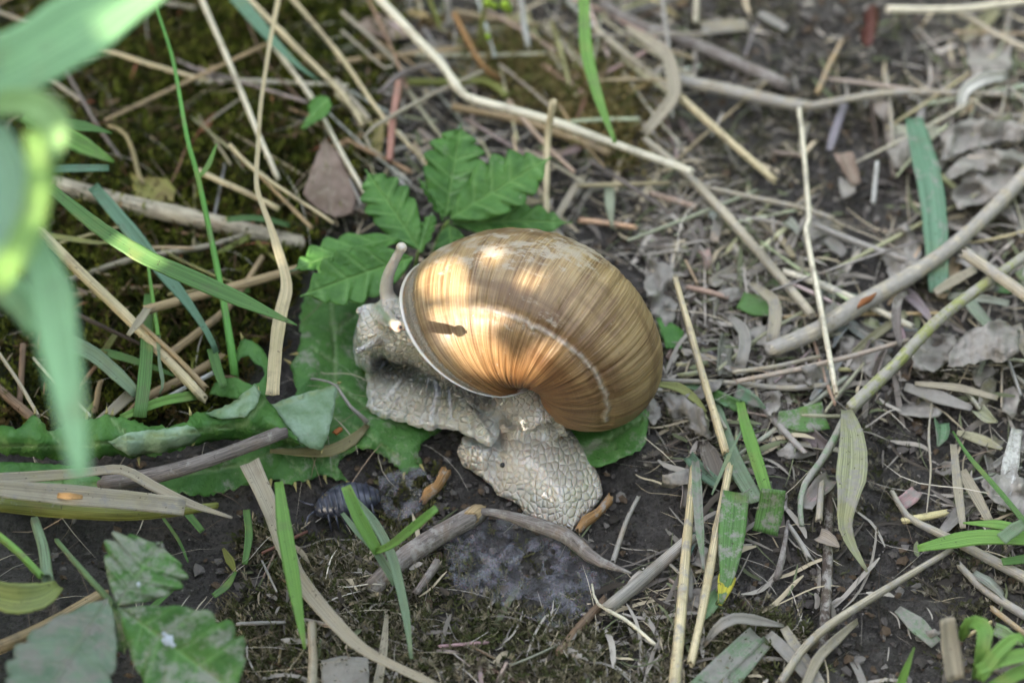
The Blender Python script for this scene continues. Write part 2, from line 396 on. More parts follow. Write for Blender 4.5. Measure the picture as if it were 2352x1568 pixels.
# ================================================================ GROUND
def build_ground():
    def axis(lo, hi, fine, far):
        a = np.arange(lo, hi + 1e-6, fine); g = []; s = fine; x = hi
        while x < far: s *= 1.35; x += s; g.append(x)
        h = []; s = fine; x = lo
        while x > -far: s *= 1.35; x -= s; h.append(x)
        return np.concatenate([h[::-1], a, g])
    xs, ys = axis(-12, 12, 0.055, 3000), axis(-10, 14, 0.055, 3000)
    X, Y = np.meshgrid(xs, ys)
    Z = ground_z(X, Y) + (0.15 * fbm(X * 2.3, Y * 2.3, 21, 4) + 0.10 * np.abs(fbm(X * 4.3, Y * 4.3, 31, 3)) + 0.03 * fbm(X * 11, Y * 11, 35, 2) - .04) * np.clip(1 - (np.hypot(X, Y) - 20) / 20, 0, 1)
    n, m = X.shape; i = np.arange(n * m).reshape(n, m)
    F = np.stack([i[:-1, :-1], i[:-1, 1:], i[1:, 1:], i[1:, :-1]], -1).reshape(-1, 4)
    V = np.stack([X, Y, Z], -1).reshape(-1, 3)
    d = seg_dist(V[:, 0], V[:, 1], MOSS_W + MOSS_W[:1]); ins = in_poly(V[:, 0], V[:, 1], MOSS_W)
    moss = np.clip(0.5 + np.where(ins, d, -d) / 0.8, 0, 1)
    m_, nt, b = new_mat('soil')
    g = nd(nt, 'NewGeometry').outputs['Position']
    n1, n2, n3 = noise_n(nt, g, 0.55, 5, 0.6), noise_n(nt, g, 4.0, 6, 0.7), noise_n(nt, g, 17.0, 4, 0.7)
    c = mixc(nt, ramp(nt, n1, 0.3, 0.7), (0.022, 0.018, 0.0145), (0.062, 0.053, 0.045))
    c = mixc(nt, ramp(nt, n2, 0.35, 0.75), c, (0.095, 0.083, 0.071))
    c = mixc(nt, math_(nt, 'MULTIPLY', ramp(nt, n3, 0.5, 0.62), 0.7), c, (0.016, 0.013, 0.010))
    c = mixc(nt, math_(nt, 'MULTIPLY', ramp(nt, noise_n(nt, g, 23.0, 3, .7), 0.62, 0.7), 0.5), c, (0.17, 0.15, 0.13))
    at = nd(nt, 'Attribute', {'attribute_name': 'moss'}).outputs['Fac']
    c = mixc(nt, at, c, mixc(nt, ramp(nt, n2, 0.3, 0.7), (0.010, 0.011, 0.004), (0.03, 0.032, 0.009)))
    nt.links.new(c, b.inputs['Base Color'])
    nt.links.new(math_(nt, 'MULTIPLY_ADD', ramp(nt, n2, 0.3, 0.7), 0.45, 0.33), b.inputs['Roughness'])
    b.inputs['Specular IOR Level'].default_value = 0.32
    bump(nt, b, math_(nt, 'ADD', n2, math_(nt, 'MULTIPLY', n3, 0.5)), 1.0, 0.14)
    o = mesh_obj('ground', V, F, m_, attrs={'moss': moss}, origin=False)
    tag(o, 'dark grey-brown silty soil under the litter', None, kind='structure')
build_ground()

# ================================================================ SNAIL
SHELL_P = [2.701168514889625, 0.9433297325480704, 1.1876918209810088, -0.5955687207457676, 1.385882875893899, 0.2282968323184419, -0.10992644310908835, -0.9909553952688164, -3.2398412539759485, -1.3093217632672296, 0.24155874190344756, 1.1403090915088994, 0.22487510652896758]
def rodr(v):
    t = np.linalg.norm(v); k = v / t; K = np.array([[0, -k[2], k[1]], [k[2], 0, -k[0]], [-k[1], k[0], 0]])
    return np.eye(3) + math.sin(t) * K + (1 - math.cos(t)) * K @ K
def shell_pts(th, al, shrink=0.0):
    Wh, R0, bb, phi, H, psi, flat = SHELL_P[:7]; k = math.log(Wh) / (2 * math.pi); s = np.exp(k * th)
    x0, z0 = (1 - shrink) * np.cos(al), (bb - shrink) * np.sin(al)
    x = R0 + x0 * math.cos(phi) - z0 * math.sin(phi); z = -H + x0 * math.sin(phi) + z0 * math.cos(phi)
    y = math.tan(psi) * (z + H) + flat * (x - R0)
    X = s[:, None] * (np.cos(th)[:, None] * x - np.sin(th)[:, None] * y); Y = s[:, None] * (np.sin(th)[:, None] * x + np.cos(th)[:, None] * y)
    q = np.stack([X, -Y, s[:, None] * z], -1) * math.exp(SHELL_P[10])
    q = q @ rodr(np.array(SHELL_P[7:10])).T
    q[..., :2] += SHELL_P[11:13]
    return q
def shell_world(q):
    base = CPOS + (CR * (1215 - 1176) / PXCM / DIST - CU * (760 - 784) / PXCM / DIST - CB) * SHELL_DEPTH
    k = SHELL_DEPTH / DIST
    q = np.array(q); q[..., 1] = -1.55 + (q[..., 1] + 1.55) * 0.955
    return base + (q[..., :1] * CR + q[..., 1:2] * CU + q[..., 2:3] * CB) * k
SHELL_DEPTH = 43.0
_q = shell_world(shell_pts(np.linspace(-9, 0, 200), np.linspace(0, 2 * math.pi, 60)))
SHELL_DEPTH -= (0.03 - _q[..., 2].min()) / math.sin(PITCH) * 1.0
snail = empty('snail', P(1150, 900, 0.1), 'large pale grey snail with a glossy brown banded shell crossing a thistle leaf', 'snail')

def build_shell():
    th = np.concatenate([np.linspace(-2 * math.pi * 4.2, -2 * math.pi * 1.25, 160)[:-1], np.linspace(-2 * math.pi * 1.25, 0, 760)])
    NA = 200; al = np.arange(NA) / NA * 2 * math.pi + math.pi
    q = shell_pts(th, al)
    # outward normals from the grid
    dt = np.gradient(q, axis=0); da = (np.roll(q, -1, 1) - np.roll(q, 1, 1))
    nrm = np.cross(dt, da); nrm /= np.linalg.norm(nrm, axis=-1)[..., None] + 1e-12
    cen = q.mean(1, keepdims=True)
    nrm *= np.sign((nrm * (q - cen)).sum(-1, keepdims=True).mean())
    T, A = np.meshgrid(th, al, indexing='ij'); sc = np.exp(math.log(SHELL_P[0]) / (2 * math.pi) * T)
    ac = np.cos(A) * 1.7; as_ = np.sin(A) * 1.7
    folds = 0.022 * fbm(T * 6.5 + 0.10 * fbm(ac * 3, as_ * 3, 2, 2), ac * 0.35 + as_ * 0.2, 41, 3) + 0.020 * fbm(T * 22, ac * 0.6, 43, 2) + 0.012 * fbm(T * 48, ac * 0.5, 44, 2) + 0.02 * fbm(ac * 1.2 + T, as_ * 1.2 + T * 0.7, 45, 2)
    wq = shell_world(q); uvp = proj(wq.reshape(-1, 3)).reshape(*q.shape[:2], 2)
    front = (nrm[..., 2] > -0.05) & (T > -2 * math.pi * 1.1)
    line = [(1060, 706), (1095, 708), (1130, 712), (1180, 728), (1230, 752), (1270, 770), (1300, 790), (1340, 825), (1370, 860), (1390, 900), (1397, 940), (1390, 968)]
    dsc = np.where(front, seg_dist(uvp[..., 0] + 5 * fbm(T * 14, A * 3, 61, 2), uvp[..., 1] + 5 * fbm(T * 14, A * 3, 62, 2), line), 999)
    fade = np.clip((uvp[..., 0] - 1040) / 120, 0.25, 1)
    scar = np.exp(-(dsc / 4.2) ** 2) * fade * np.clip(.8 + .6 * fbm(T * 40, A * 4, 63, 2), .5, 1)
    line2 = [(1277, 690), (1283, 720), (1272, 770)]
    d2 = np.where(front, seg_dist(uvp[..., 0], uvp[..., 1], line2), 999)
    low = np.where(front, uvp[..., 1] - np.interp(uvp[..., 0], [p[0] for p in line], [p[1] for p in line]), -99)
    folds = folds + 0.02 * np.exp(-((low - 40) / 60) ** 2) * fbm(T * 30, A * 1.2, 71, 2) * (uvp[..., 0] > 1150)
    disp = folds * sc + 0.02 * scar - 0.025 * np.exp(-((dsc - 9) / 7) ** 2) * fade + 0.02 * np.exp(-(d2 / 6) ** 2)
    disp *= np.clip(-T / 0.03, 0.0, 1)
    q = q + nrm * disp[..., None]
    lipf = np.clip(1 + T / 0.06, 0, 1)
    q = q + nrm * (0.03 * lipf ** 2)[..., None]
    # inner wall so that the mouth has thickness
    thi = np.linspace(0, -1.6, 24)
    qi = shell_pts(thi, al, 0.05)
    V = np.vstack([shell_world(q).reshape(-1, 3), shell_world(qi).reshape(-1, 3)])
    NT = len(th); F = []
    idx = np.arange(NT * NA).reshape(NT, NA)
    def quads(ix): return np.stack([ix[:-1], np.roll(ix[:-1], -1, 1), np.roll(ix[1:], -1, 1), ix[1:]], -1).reshape(-1, 4)
    idi = NT * NA + np.arange(24 * NA).reshape(24, NA)
    F = np.vstack([quads(idx), quads(np.vstack([idx[-1:], idi]))])
    if (np.cross(V[F[50000, 1]] - V[F[50000, 0]], V[F[50000, 3]] - V[F[50000, 0]]) @ (V[F[50000, 0]] - V[idx[50000 // NA]].mean(0))) < 0: F = F[:, ::-1]
    uv = np.vstack([np.stack([T, A], -1).reshape(-1, 2), np.zeros((24 * NA, 2))])
    z = np.zeros(24 * NA)
    mudb = np.clip(1 - np.abs(T + 0.085) / 0.075, 0, 1) ** 0.7 * (T > -0.3)
    mudb = mudb * np.clip((uvp[..., 1] - 600) / 30, 0, 1)
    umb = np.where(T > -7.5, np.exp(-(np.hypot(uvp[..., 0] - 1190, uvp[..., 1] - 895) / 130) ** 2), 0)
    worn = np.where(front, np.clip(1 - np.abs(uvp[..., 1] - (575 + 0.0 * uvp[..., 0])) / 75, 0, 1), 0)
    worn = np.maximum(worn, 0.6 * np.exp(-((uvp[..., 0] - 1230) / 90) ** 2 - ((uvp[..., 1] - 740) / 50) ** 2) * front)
    f = lambda a: np.concatenate([a.ravel(), z])
    m, nt, b = new_mat('shell')
    uvn = nd(nt, 'UVMap').outputs[0]; geo = nd(nt, 'NewGeometry').outputs['Position']
    A_ = lambda n: nd(nt, 'Attribute', {'attribute_name': n}).outputs['Fac']
    s1 = noise_n(nt, vmul(nt, uvn, (8, 0.5, 1)), 1.0, 5, 0.7)
    s2 = noise_n(nt, vmul(nt, uvn, (52, 0.7, 1)), 1.0, 3, 0.7)
    s3 = noise_n(nt, vmul(nt, uvn, (105, 1.5, 1)), 1.0, 2, 0.7)
    band = noise_n(nt, vmul(nt, uvn, (0.7, 2.2, 1)), 1.0, 3, 0.55)
    sp = noise_n(nt, vmul(nt, uvn, (2.0, 60, 1)), 1.0, 2, 0.6)
    c = mixc(nt, ramp(nt, s1, 0.3, 0.7), (0.105, 0.050, 0.018), (0.30, 0.20, 0.088))
    c = mixc(nt, math_(nt, 'MULTIPLY', ramp(nt, s2, 0.42, 0.62), 0.6), c, (0.39, 0.28, 0.145))
    c = mixc(nt, math_(nt, 'MULTIPLY', ramp(nt, s3, 0.50, 0.72), 0.5), c, (0.075, 0.036, 0.013))
    c = mixc(nt, math_(nt, 'MULTIPLY', ramp(nt, band, 0.46, 0.66), 0.6), c, (0.075, 0.034, 0.013))
    c = mixc(nt, math_(nt, 'MULTIPLY', ramp(nt, sp, 0.5, 0.75), 0.18), c, (0.40, 0.29, 0.16))
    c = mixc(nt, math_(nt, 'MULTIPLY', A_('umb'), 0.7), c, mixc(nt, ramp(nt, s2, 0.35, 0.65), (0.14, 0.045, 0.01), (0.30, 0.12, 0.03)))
    wn_ = noise_n(nt, vadd(nt, vmul(nt, uvn, (9, 5, 1)), vmul(nt, geo, (1.5, 1.5, 1.5))), 1.0, 6, 0.75)
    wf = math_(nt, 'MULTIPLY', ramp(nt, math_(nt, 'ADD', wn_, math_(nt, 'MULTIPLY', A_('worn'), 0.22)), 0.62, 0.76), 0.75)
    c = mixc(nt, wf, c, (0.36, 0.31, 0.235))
    fl = noise_n(nt, vmul(nt, geo, (17, 17, 17)), 1.0, 3, 0.8)
    c = mixc(nt, math_(nt, 'MULTIPLY', ramp(nt, fl, 0.68, 0.74), 0.6), c, (0.6, 0.55, 0.46))
    c = mixc(nt, math_(nt, 'MULTIPLY', A_('scar'), 0.7), c, (0.50, 0.46, 0.40))
    mn = noise_n(nt, geo, 14.0, 5, 0.75)
    mf = ramp(nt, math_(nt, 'ADD', mn, math_(nt, 'MULTIPLY', A_('mudb'), 0.42)), 0.62, 0.80)
    c = mixc(nt, mf, c, mixc(nt, noise_n(nt, geo, 40, 2), (0.045, 0.032, 0.018), (0.34, 0.29, 0.21)))
    lip = A_('lip')
    c = mixc(nt, lip, c, (0.60, 0.56, 0.49))
    nt.links.new(c, b.inputs['Base Color'])
    nt.links.new(math_(nt, 'ADD', math_(nt, 'MULTIPLY_ADD', ramp(nt, s2, 0.3, 0.7), 0.16, 0.40), math_(nt, 'MULTIPLY', math_(nt, 'MAXIMUM', mf, wf), 0.35)), b.inputs['Roughness'])
    b.inputs['Specular IOR Level'].default_value = 0.38
    b.inputs['Coat Weight'].default_value = 0.08; b.inputs['Coat Roughness'].default_value = 0.3
    b.inputs['Subsurface Weight'].default_value = 0.12; b.inputs['Subsurface Radius'].default_value = (0.25, 0.1, 0.03); b.inputs['Subsurface Scale'].default_value = 0.3
    hh = math_(nt, 'ADD', math_(nt, 'MULTIPLY', s2, 0.9), math_(nt, 'ADD', math_(nt, 'MULTIPLY', s3, 0.5), math_(nt, 'MULTIPLY', mf, 0.8)))
    bump(nt, b, math_(nt, 'ADD', hh, math_(nt, 'MULTIPLY', mn, 0.15)), 0.75, 0.018)
    liparr = np.clip((T + 0.030) / 0.010, 0, 1)
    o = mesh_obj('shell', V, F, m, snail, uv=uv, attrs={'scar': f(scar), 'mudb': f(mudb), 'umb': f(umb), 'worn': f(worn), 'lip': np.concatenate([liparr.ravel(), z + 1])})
    o['label'] = 'globular brown shell with tan growth streaks and a white healed crack'
    return o, V, F
shell, SV, SF = build_shell()
SHELL_BVH = BVHTree.FromPolygons([Vector(v) for v in SV[::1]], [tuple(int(x) for x in f) for f in SF])
def ray_px(u, v, bvh):
    d = CR * (u - 1176) / PXCM / DIST - CU * (v - 784) / PXCM / DIST - CB
    h = bvh.ray_cast(Vector(CPOS), Vector(unit(d)))
    return None if h[0] is None else np.array(h[0])

FOOT_EDGE = [(930, 700), (870, 690), (835, 715), (818, 745), (812, 772), (810, 802), (817, 837), (837, 853), (841, 891), (840, 932), (860, 951), (895, 964), (936, 976), (976, 985), (1003, 983), (1028, 983), (1080, 1005), (1127, 1023), (1145, 1010), (1149, 987), (1144, 961), (1140, 930)]
FOOT_POLY = FOOT_EDGE + [(1200, 890), (1150, 800), (1040, 730)]
TAIL_EDGE = [(1100, 985), (1057, 1005), (1048, 1036), (1062, 1065), (1085, 1075), (1106, 1094), (1129, 1114), (1140, 1134), (1183, 1150), (1204, 1176), (1248, 1202), (1282, 1213), (1315, 1215), (1338, 1191), (1372, 1158), (1386, 1134), (1380, 1101), (1364, 1067), (1338, 1023), (1313, 990), (1300, 950)]
TAIL_POLY = TAIL_EDGE + [(1240, 880), (1160, 880), (1130, 930)]
def build_body():
    parts = []
    def slab(poly, edge, z0, hf, step=7):
        V, F = tri_poly(poly, step, (), 0.6, 3)
        d = seg_dist(V[:, 0], V[:, 1], edge)
        zt = z0(V[:, 0], V[:, 1]) + hf(V[:, 0], V[:, 1], d)
        top = np.array([px2flat(u, v, z) for (u, v), z in zip(V, zt)])
        # underside straight below the upper side, kept a little inside
        bot = top.copy(); bot[:, 2] = z0(V[:, 0], V[:, 1]) - 0.03
        n = len(V); cnt = {}
        for f in F:
            for a, b in ((f[0], f[1]), (f[1], f[2]), (f[2], f[0])): cnt[(a, b)] = 1
        rim = [(a, b) for a, b in cnt if (b, a) not in cnt]
        parts.append((np.vstack([top, bot]), [tuple(f) for f in F] + [tuple(n + x for x in f[::-1]) for f in F] + [(b, a, n + a, n + b) for a, b in rim]))
    zf = lambda u, v: 0.30 + 0.24 * np.clip((u - 1010) / 110, 0, 1)
    def hfoot(u, v, d):
        rip = 0.03 * np.sin(u * 0.045 + v * 0.02) * np.exp(-d / 40)
        return 0.05 * np.minimum(1, d / 4) + 0.62 * (np.clip(d / 135.0, 0, 1) ** 1.0) + rip
    slab(FOOT_POLY, FOOT_EDGE, zf, hfoot)
    zt = lambda u, v: 0.05 + 0.0 * u
    def htail(u, v, d):
        lobe = 0.10 * np.exp(-((u - 1100) / 38) ** 2 - ((v - 1040) / 38) ** 2)
        crease = -0.14 * np.exp(-(seg_dist(u, v, [(1150, 985), (1140, 1060), (1128, 1105)]) / 16) ** 2)
        return 0.06 * np.minimum(1, d / 4) + 0.56 * (1 - np.exp(-(d / 75.0) ** 1.3)) + lobe + crease * np.minimum(1, d / 25) + 0.35 * np.clip((1000 - v) / 90, 0, 1)
    slab(TAIL_POLY, TAIL_EDGE, zt, htail)
    def tube(pz, r, seg=20, n=24):
        pts = [px2flat(u, v, z) for u, v, z in pz]
        v, f, _ = tube_geo(pts, r, n=n, seg=seg, ridge=0, hollow=False, wob=0.0); parts.append((v, f))
    def ball(u, v, z, rx, ry, rz):
        c = px2flat(u, v, z); bm = bmesh.new(); bmesh.ops.create_uvsphere(bm, u_segments=20, v_segments=14, radius=1)
        vv = np.array([x.co for x in bm.verts]) * (rx, ry, rz) + c; parts.append((vv, [tuple(q.index for q in fc.verts) for fc in bm.faces])); bm.free()
    tube([(1250, 1010, 0.32), (1215, 930, 0.62), (1150, 860, 1.05), (1060, 800, 1.3), (985, 770, 1.40), (920, 752, 1.3), (875, 748, 1.2)], [0.36, 0.46, 0.58, 0.62, 0.56, 0.48, 0.40])
    ball(872, 760, 1.1, 0.36, 0.44, 0.42)
    ball(905, 725, 1.35, 0.36, 0.30, 0.30)
    ball(925, 770, 1.3, 0.42, 0.46, 0.42)
    ball(850, 800, 0.75, 0.22, 0.36, 0.40)
    # eye stalks and feelers
    tube([(905, 715, 1.4), (888, 672, 1.68), (891, 635, 1.98), (905, 602, 2.26), (921, 571, 2.52)], [0.17, 0.115, 0.095, 0.078, 0.07], 14, 20)
    ball(922, 569, 2.54, 0.088, 0.088, 0.088)
    tube([(876, 722, 1.4), (884, 727, 1.8), (897, 737, 2.5), (912, 749, 3.12)], [0.17, 0.125, 0.095, 0.075], 14, 20)
    ball(915, 750, 3.2, 0.09, 0.09, 0.09)
    tube([(862, 712, 1.3), (842, 709, 1.38), (826, 714, 1.38)], [0.10, 0.075, 0.058], 12, 12)
    ball(826, 714, 1.38, 0.062, 0.062, 0.062)
    tube([(885, 776, 1.35), (862, 785, 1.5), (840, 797, 1.5), (824, 805, 1.48)], [0.13, 0.075, 0.056, 0.05], 12, 14)
    ball(823, 805, 1.48, 0.056, 0.056, 0.056)
    V = []; F = []; k = 0
    for v, f in parts:
        V.append(v); F += [tuple(i + k for i in q) for q in f]; k += len(v)
    me = bpy.data.meshes.new('tmp'); me.from_pydata(np.vstack(V).tolist(), [], F)
    ob = bpy.data.objects.new('tmp', me); COL.objects.link(ob)
    rm = ob.modifiers.new('r', 'REMESH'); rm.mode = 'VOXEL'; rm.voxel_size = 0.02
    sm = ob.modifiers.new('s', 'SMOOTH'); sm.factor = 0.5; sm.iterations = 7
    ev = ob.evaluated_get(bpy.context.evaluated_depsgraph_get()).to_mesh()
    n = len(ev.vertices); v = np.zeros(n * 3); ev.vertices.foreach_get('co', v); v = v.reshape(-1, 3)
    nr = np.zeros(n * 3); ev.vertices.foreach_get('normal', nr); nr = nr.reshape(-1, 3)
    faces = [tuple(p.vertices) for p in ev.polygons]
    bpy.data.objects.remove(ob)
    uvp = proj(v); u_, v_ = uvp[:, 0], uvp[:, 1]
    df = seg_dist(u_, v_, FOOT_EDGE[2:-1])
    # tubercles: cells of a jittered lattice, finer on the head, drawn out down the foot's skirt
    skirt = np.clip((v_ - 850) / 50, 0, 1) * (u_ < 1160) * (v_ < 1025); tail = ((v_ > 985) & (u_ > 1040) & ~((u_ < 1150) & (v_ < 1020))).astype(float)
    co = np.zeros((n, 3)); ang = np.arctan2(v_ - 740, u_ - 1010); rad = np.hypot(u_ - 1010, v_ - 740)
    pa, pb = v[:, 0], v[:, 1] * 0.72 + v[:, 2] * 0.69
    wa, wb = 0.05 * fbm(pa * 3, pb * 3, 5, 2), 0.05 * fbm(pa * 3, pb * 3, 6, 2)
    isk = (skirt > 0.5) & (tail < 0.5); ihd = (tail < 0.5) & (skirt <= 0.5)
    co[:, 0], co[:, 1] = (pa + wa) * 11.5, (pb + wb) * 9.4
    co[isk, 0], co[isk, 1] = (ang[isk] + 0.3 * wa[isk]) * 14.5, rad[isk] / PXCM * 9.0 + wb[isk] * 6
    co[ihd, 0], co[ihd, 1] = (pa + wa)[ihd] * 11.5 + 40, (pb + wb)[ihd] * 12.5
    horn = (seg_dist(u_, v_, [(888, 672), (891, 635), (905, 602), (922, 569)]) < 24) & (v_ < 690) | (v[:, 2] > 2.15)
    gro = np.exp(-((((ang + 0.05 * fbm(u_ * 0.02, v_ * 0.02, 8, 2)) / 0.15) % 1 - 0.5) / 0.16) ** 2)
    edge = np.minimum(1, df / 14)
    flatc = np.where(horn, .12, 1.0) * np.where(skirt > .5, np.clip(df / 20, .2, 1), 1)
    disp = 0.007 * fbm(v[:, 0] * 4, v[:, 1] * 4 + v[:, 2] * 3, 15, 3) * np.where(horn, 0, 1)
    disp = disp - 0.03 * gro * skirt * np.clip((rad - 90) / 60, 0, 1) * (tail < 0.5)
    fa = np.array([f if len(f) == 4 else (*f, f[0]) for f in faces]); ea = np.vstack([fa[:, [0, 1]], fa[:, [1, 2]], fa[:, [2, 3]], fa[:, [3, 0]]])
    sm_ = np.zeros(n); ct = np.zeros(n); np.add.at(sm_, ea[:, 0], disp[ea[:, 1]]); np.add.at(ct, ea[:, 0], 1); disp = disp * .55 + .45 * sm_ / np.maximum(ct, 1)
    v = v + nr * disp[:, None]
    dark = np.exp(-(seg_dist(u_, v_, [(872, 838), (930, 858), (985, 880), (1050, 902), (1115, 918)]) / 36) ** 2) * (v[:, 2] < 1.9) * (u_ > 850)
    tipc = np.exp(-(np.hypot(u_ - 916, v_ - 750) / 11) ** 4) * (v[:, 2] > 2.5)
    feel = np.maximum(np.exp(-(np.hypot(u_ - 823, v_ - 806) / 14) ** 2), np.exp(-(np.hypot(u_ - 826, v_ - 713) / 11) ** 2))
    rimm = np.exp(-df / 22) * (u_ < 1150)
    m, nt, b = new_mat('snail_skin')
    geo = nd(nt, 'NewGeometry').outputs['Position']; A_ = lambda k: nd(nt, 'Attribute', {'attribute_name': k}).outputs['Fac']
    c = mixc(nt, ramp(nt, noise_n(nt, geo, 2.0, 3), 0.3, 0.7), (0.46, 0.405, 0.33), (0.55, 0.49, 0.41))
    c = mixc(nt, math_(nt, 'MULTIPLY', A_('rimm'), 0.6), c, (0.52, 0.53, 0.51))
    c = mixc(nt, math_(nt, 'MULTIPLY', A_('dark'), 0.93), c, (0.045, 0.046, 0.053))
    c = mixc(nt, math_(nt, 'MULTIPLY', A_('feel'), 0.55), c, (0.22, 0.19, 0.17))
    c = mixc(nt, math_(nt, 'MULTIPLY', A_('tipc'), 0.8), c, (0.30, 0.14, 0.085))
    nt.links.new(c, b.inputs['Base Color'])
    b.inputs['Roughness'].default_value = 0.30
    b.inputs['Specular IOR Level'].default_value = 0.5
    b.inputs['Coat Weight'].default_value = 0.9; b.inputs['Coat Roughness'].default_value = 0.09
    b.inputs['Subsurface Weight'].default_value = 0.6; b.inputs['Subsurface Radius'].default_value = (0.12, 0.08, 0.05); b.inputs['Subsurface Scale'].default_value = 0.18
    cv = nd(nt, 'Attribute', {'attribute_name': 'skinco'}).outputs['Vector']
    vo = nd(nt, 'TexVoronoi', {'feature': 'DISTANCE_TO_EDGE', 'voronoi_dimensions': '2D'}, Vector=cv, Scale=1.0, Randomness=0.9).outputs['Distance']
    v1 = nd(nt, 'TexVoronoi', {'feature': 'F1', 'voronoi_dimensions': '2D'}, Vector=cv, Scale=1.0, Randomness=0.9).outputs['Distance']
    hh = math_(nt, 'SUBTRACT', math_(nt, 'MULTIPLY', ramp(nt, vo, 0.0, 0.26), 0.85), math_(nt, 'MULTIPLY', math_(nt, 'MULTIPLY', v1, v1), 0.7))
    hh = math_(nt, 'MULTIPLY', hh, A_('flatc'))
    bump(nt, b, math_(nt, 'ADD', hh, math_(nt, 'MULTIPLY', noise_n(nt, geo, 45.0, 3, 0.6), 0.06)), 1.0, 0.029)
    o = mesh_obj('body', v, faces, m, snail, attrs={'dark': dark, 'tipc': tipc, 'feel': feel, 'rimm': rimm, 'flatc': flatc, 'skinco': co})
    o['label'] = 'pale grey wrinkled body with a dark neck and spread foot'
    for (u, vv, z) in ((919, 751, 3.262),):
        bm = bmesh.new(); bmesh.ops.create_icosphere(bm, subdivisions=2, radius=0.026)
        c0 = px2flat(u, vv, z)
        mm, nt2, b2 = new_mat('eye'); b2.inputs['Base Color'].default_value = (0.01, 0.01, 0.01, 1); b2.inputs['Roughness'].default_value = 0.15
        mesh_obj('eye', [np.array(x.co) + c0 for x in bm.verts], [tuple(q.index for q in f.verts) for f in bm.faces], mm, snail); bm.free()
    return v
BODY_V = build_body()
# the tiny black bead stuck to the tail
bm = bmesh.new(); bmesh.ops.create_icosphere(bm, subdivisions=3, radius=0.042)
mm, nt2, b2 = new_mat('black_bead'); b2.inputs['Base Color'].default_value = (0.012, 0.012, 0.012, 1); b2.inputs['Roughness'].default_value = 0.12
_i = np.argmin(np.abs(proj(BODY_V) - (1155, 1070)).sum(1) - BODY_V[:, 2] * 8)
_c = BODY_V[_i] + np.array([0, 0, 0.02])
_vv = np.array([x.co for x in bm.verts]); _vv *= (1 + 0.05 * fbm(_vv[:, 0] * 30, _vv[:, 1] * 30, 4, 2))[:, None]
tag(mesh_obj('seed', _vv + _c, [tuple(q.index for q in f.verts) for f in bm.faces], mm), 'tiny round black seed stuck on the snail\'s tail', 'seed'); bm.free()

# ================================================================ PLANTS AND LITTER
C = dict(pale=(.58, .48, .29), cream=(.70, .63, .47), tan=(.40, .29, .16), grey=(.33, .30, .255), gtan=(.40, .345, .25), brown=(.19, .125, .08), dbrown=(.075, .055, .042),
         amber=(.27, .15, .06), pink=(.40, .20, .15), olive=(.19, .20, .05), green=(.115, .225, .065), bgreen=(.17, .32, .07), blue=(.15, .265, .165), ggrey=(.20, .27, .16), yel=(.30, .31, .11), purp=(.185, .155, .135), white=(.62, .60, .55))
SEED = [100]
def hts(pts, h):
    h = np.atleast_1d(h).astype(float); return np.interp(np.linspace(0, 1, len(pts)), np.linspace(0, 1, len(h)), h)
def pts3(pts, h): return [P(u, v, z) for (u, v), z in zip(pts, hts(pts, h))]
def stalk(name, label, pts, w, h, col, mud=0.2, cat='straw', mat='straw', group=None, parent=None, nodes=(), **kw):
    SEED[0] += 1
    if pts[0][0] > 1480 and parent is None and not isinstance(col, tuple): mud = min(.7, mud + .16)
    r = np.atleast_1d(w).astype(float) / 2 / PXCM * (.9 if mat == 'straw' else 1)
    p3 = pts3(pts, h)
    if mat in ('straw',) and len(p3) == 2 and 'n' not in kw:      # no dead straight rods
        a, b = np.array(p3[0]), np.array(p3[1]); L = np.linalg.norm(b - a); rr = np.random.default_rng(SEED[0])
        k = [a + (b - a) * f + np.array([rr.normal(), rr.normal(), rr.normal() * .5]) * 0.009 * L for f in (0.27, 0.52, 0.77)]
        p3 = [a, *k, b]
    v, f, uv = tube_geo(p3, r, seed=SEED[0], nodes=nodes, **kw)
    o = mesh_obj(name, v, f, mat, parent, uv=uv, color=(*C[col], mud) if isinstance(col, str) else col)
    return tag(o, label, cat, group) if parent is None else o
def blade(name, label, pts, w, h, col, mud=0.15, cat='grass blade', group=None, parent=None, mat='blade', **kw):
    SEED[0] += 1
    v, f, uv = blade_geo(pts3(pts, h), np.atleast_1d(w).astype(float) / PXCM, seed=SEED[0], **kw)
    o = mesh_obj(name, v, f, mat, parent, uv=uv, color=(*C[col], mud) if isinstance(col, str) else col)
    return tag(o, label, cat, group) if parent is None else o
ST, BL = 'straw_stalk', 'grass_shoot'
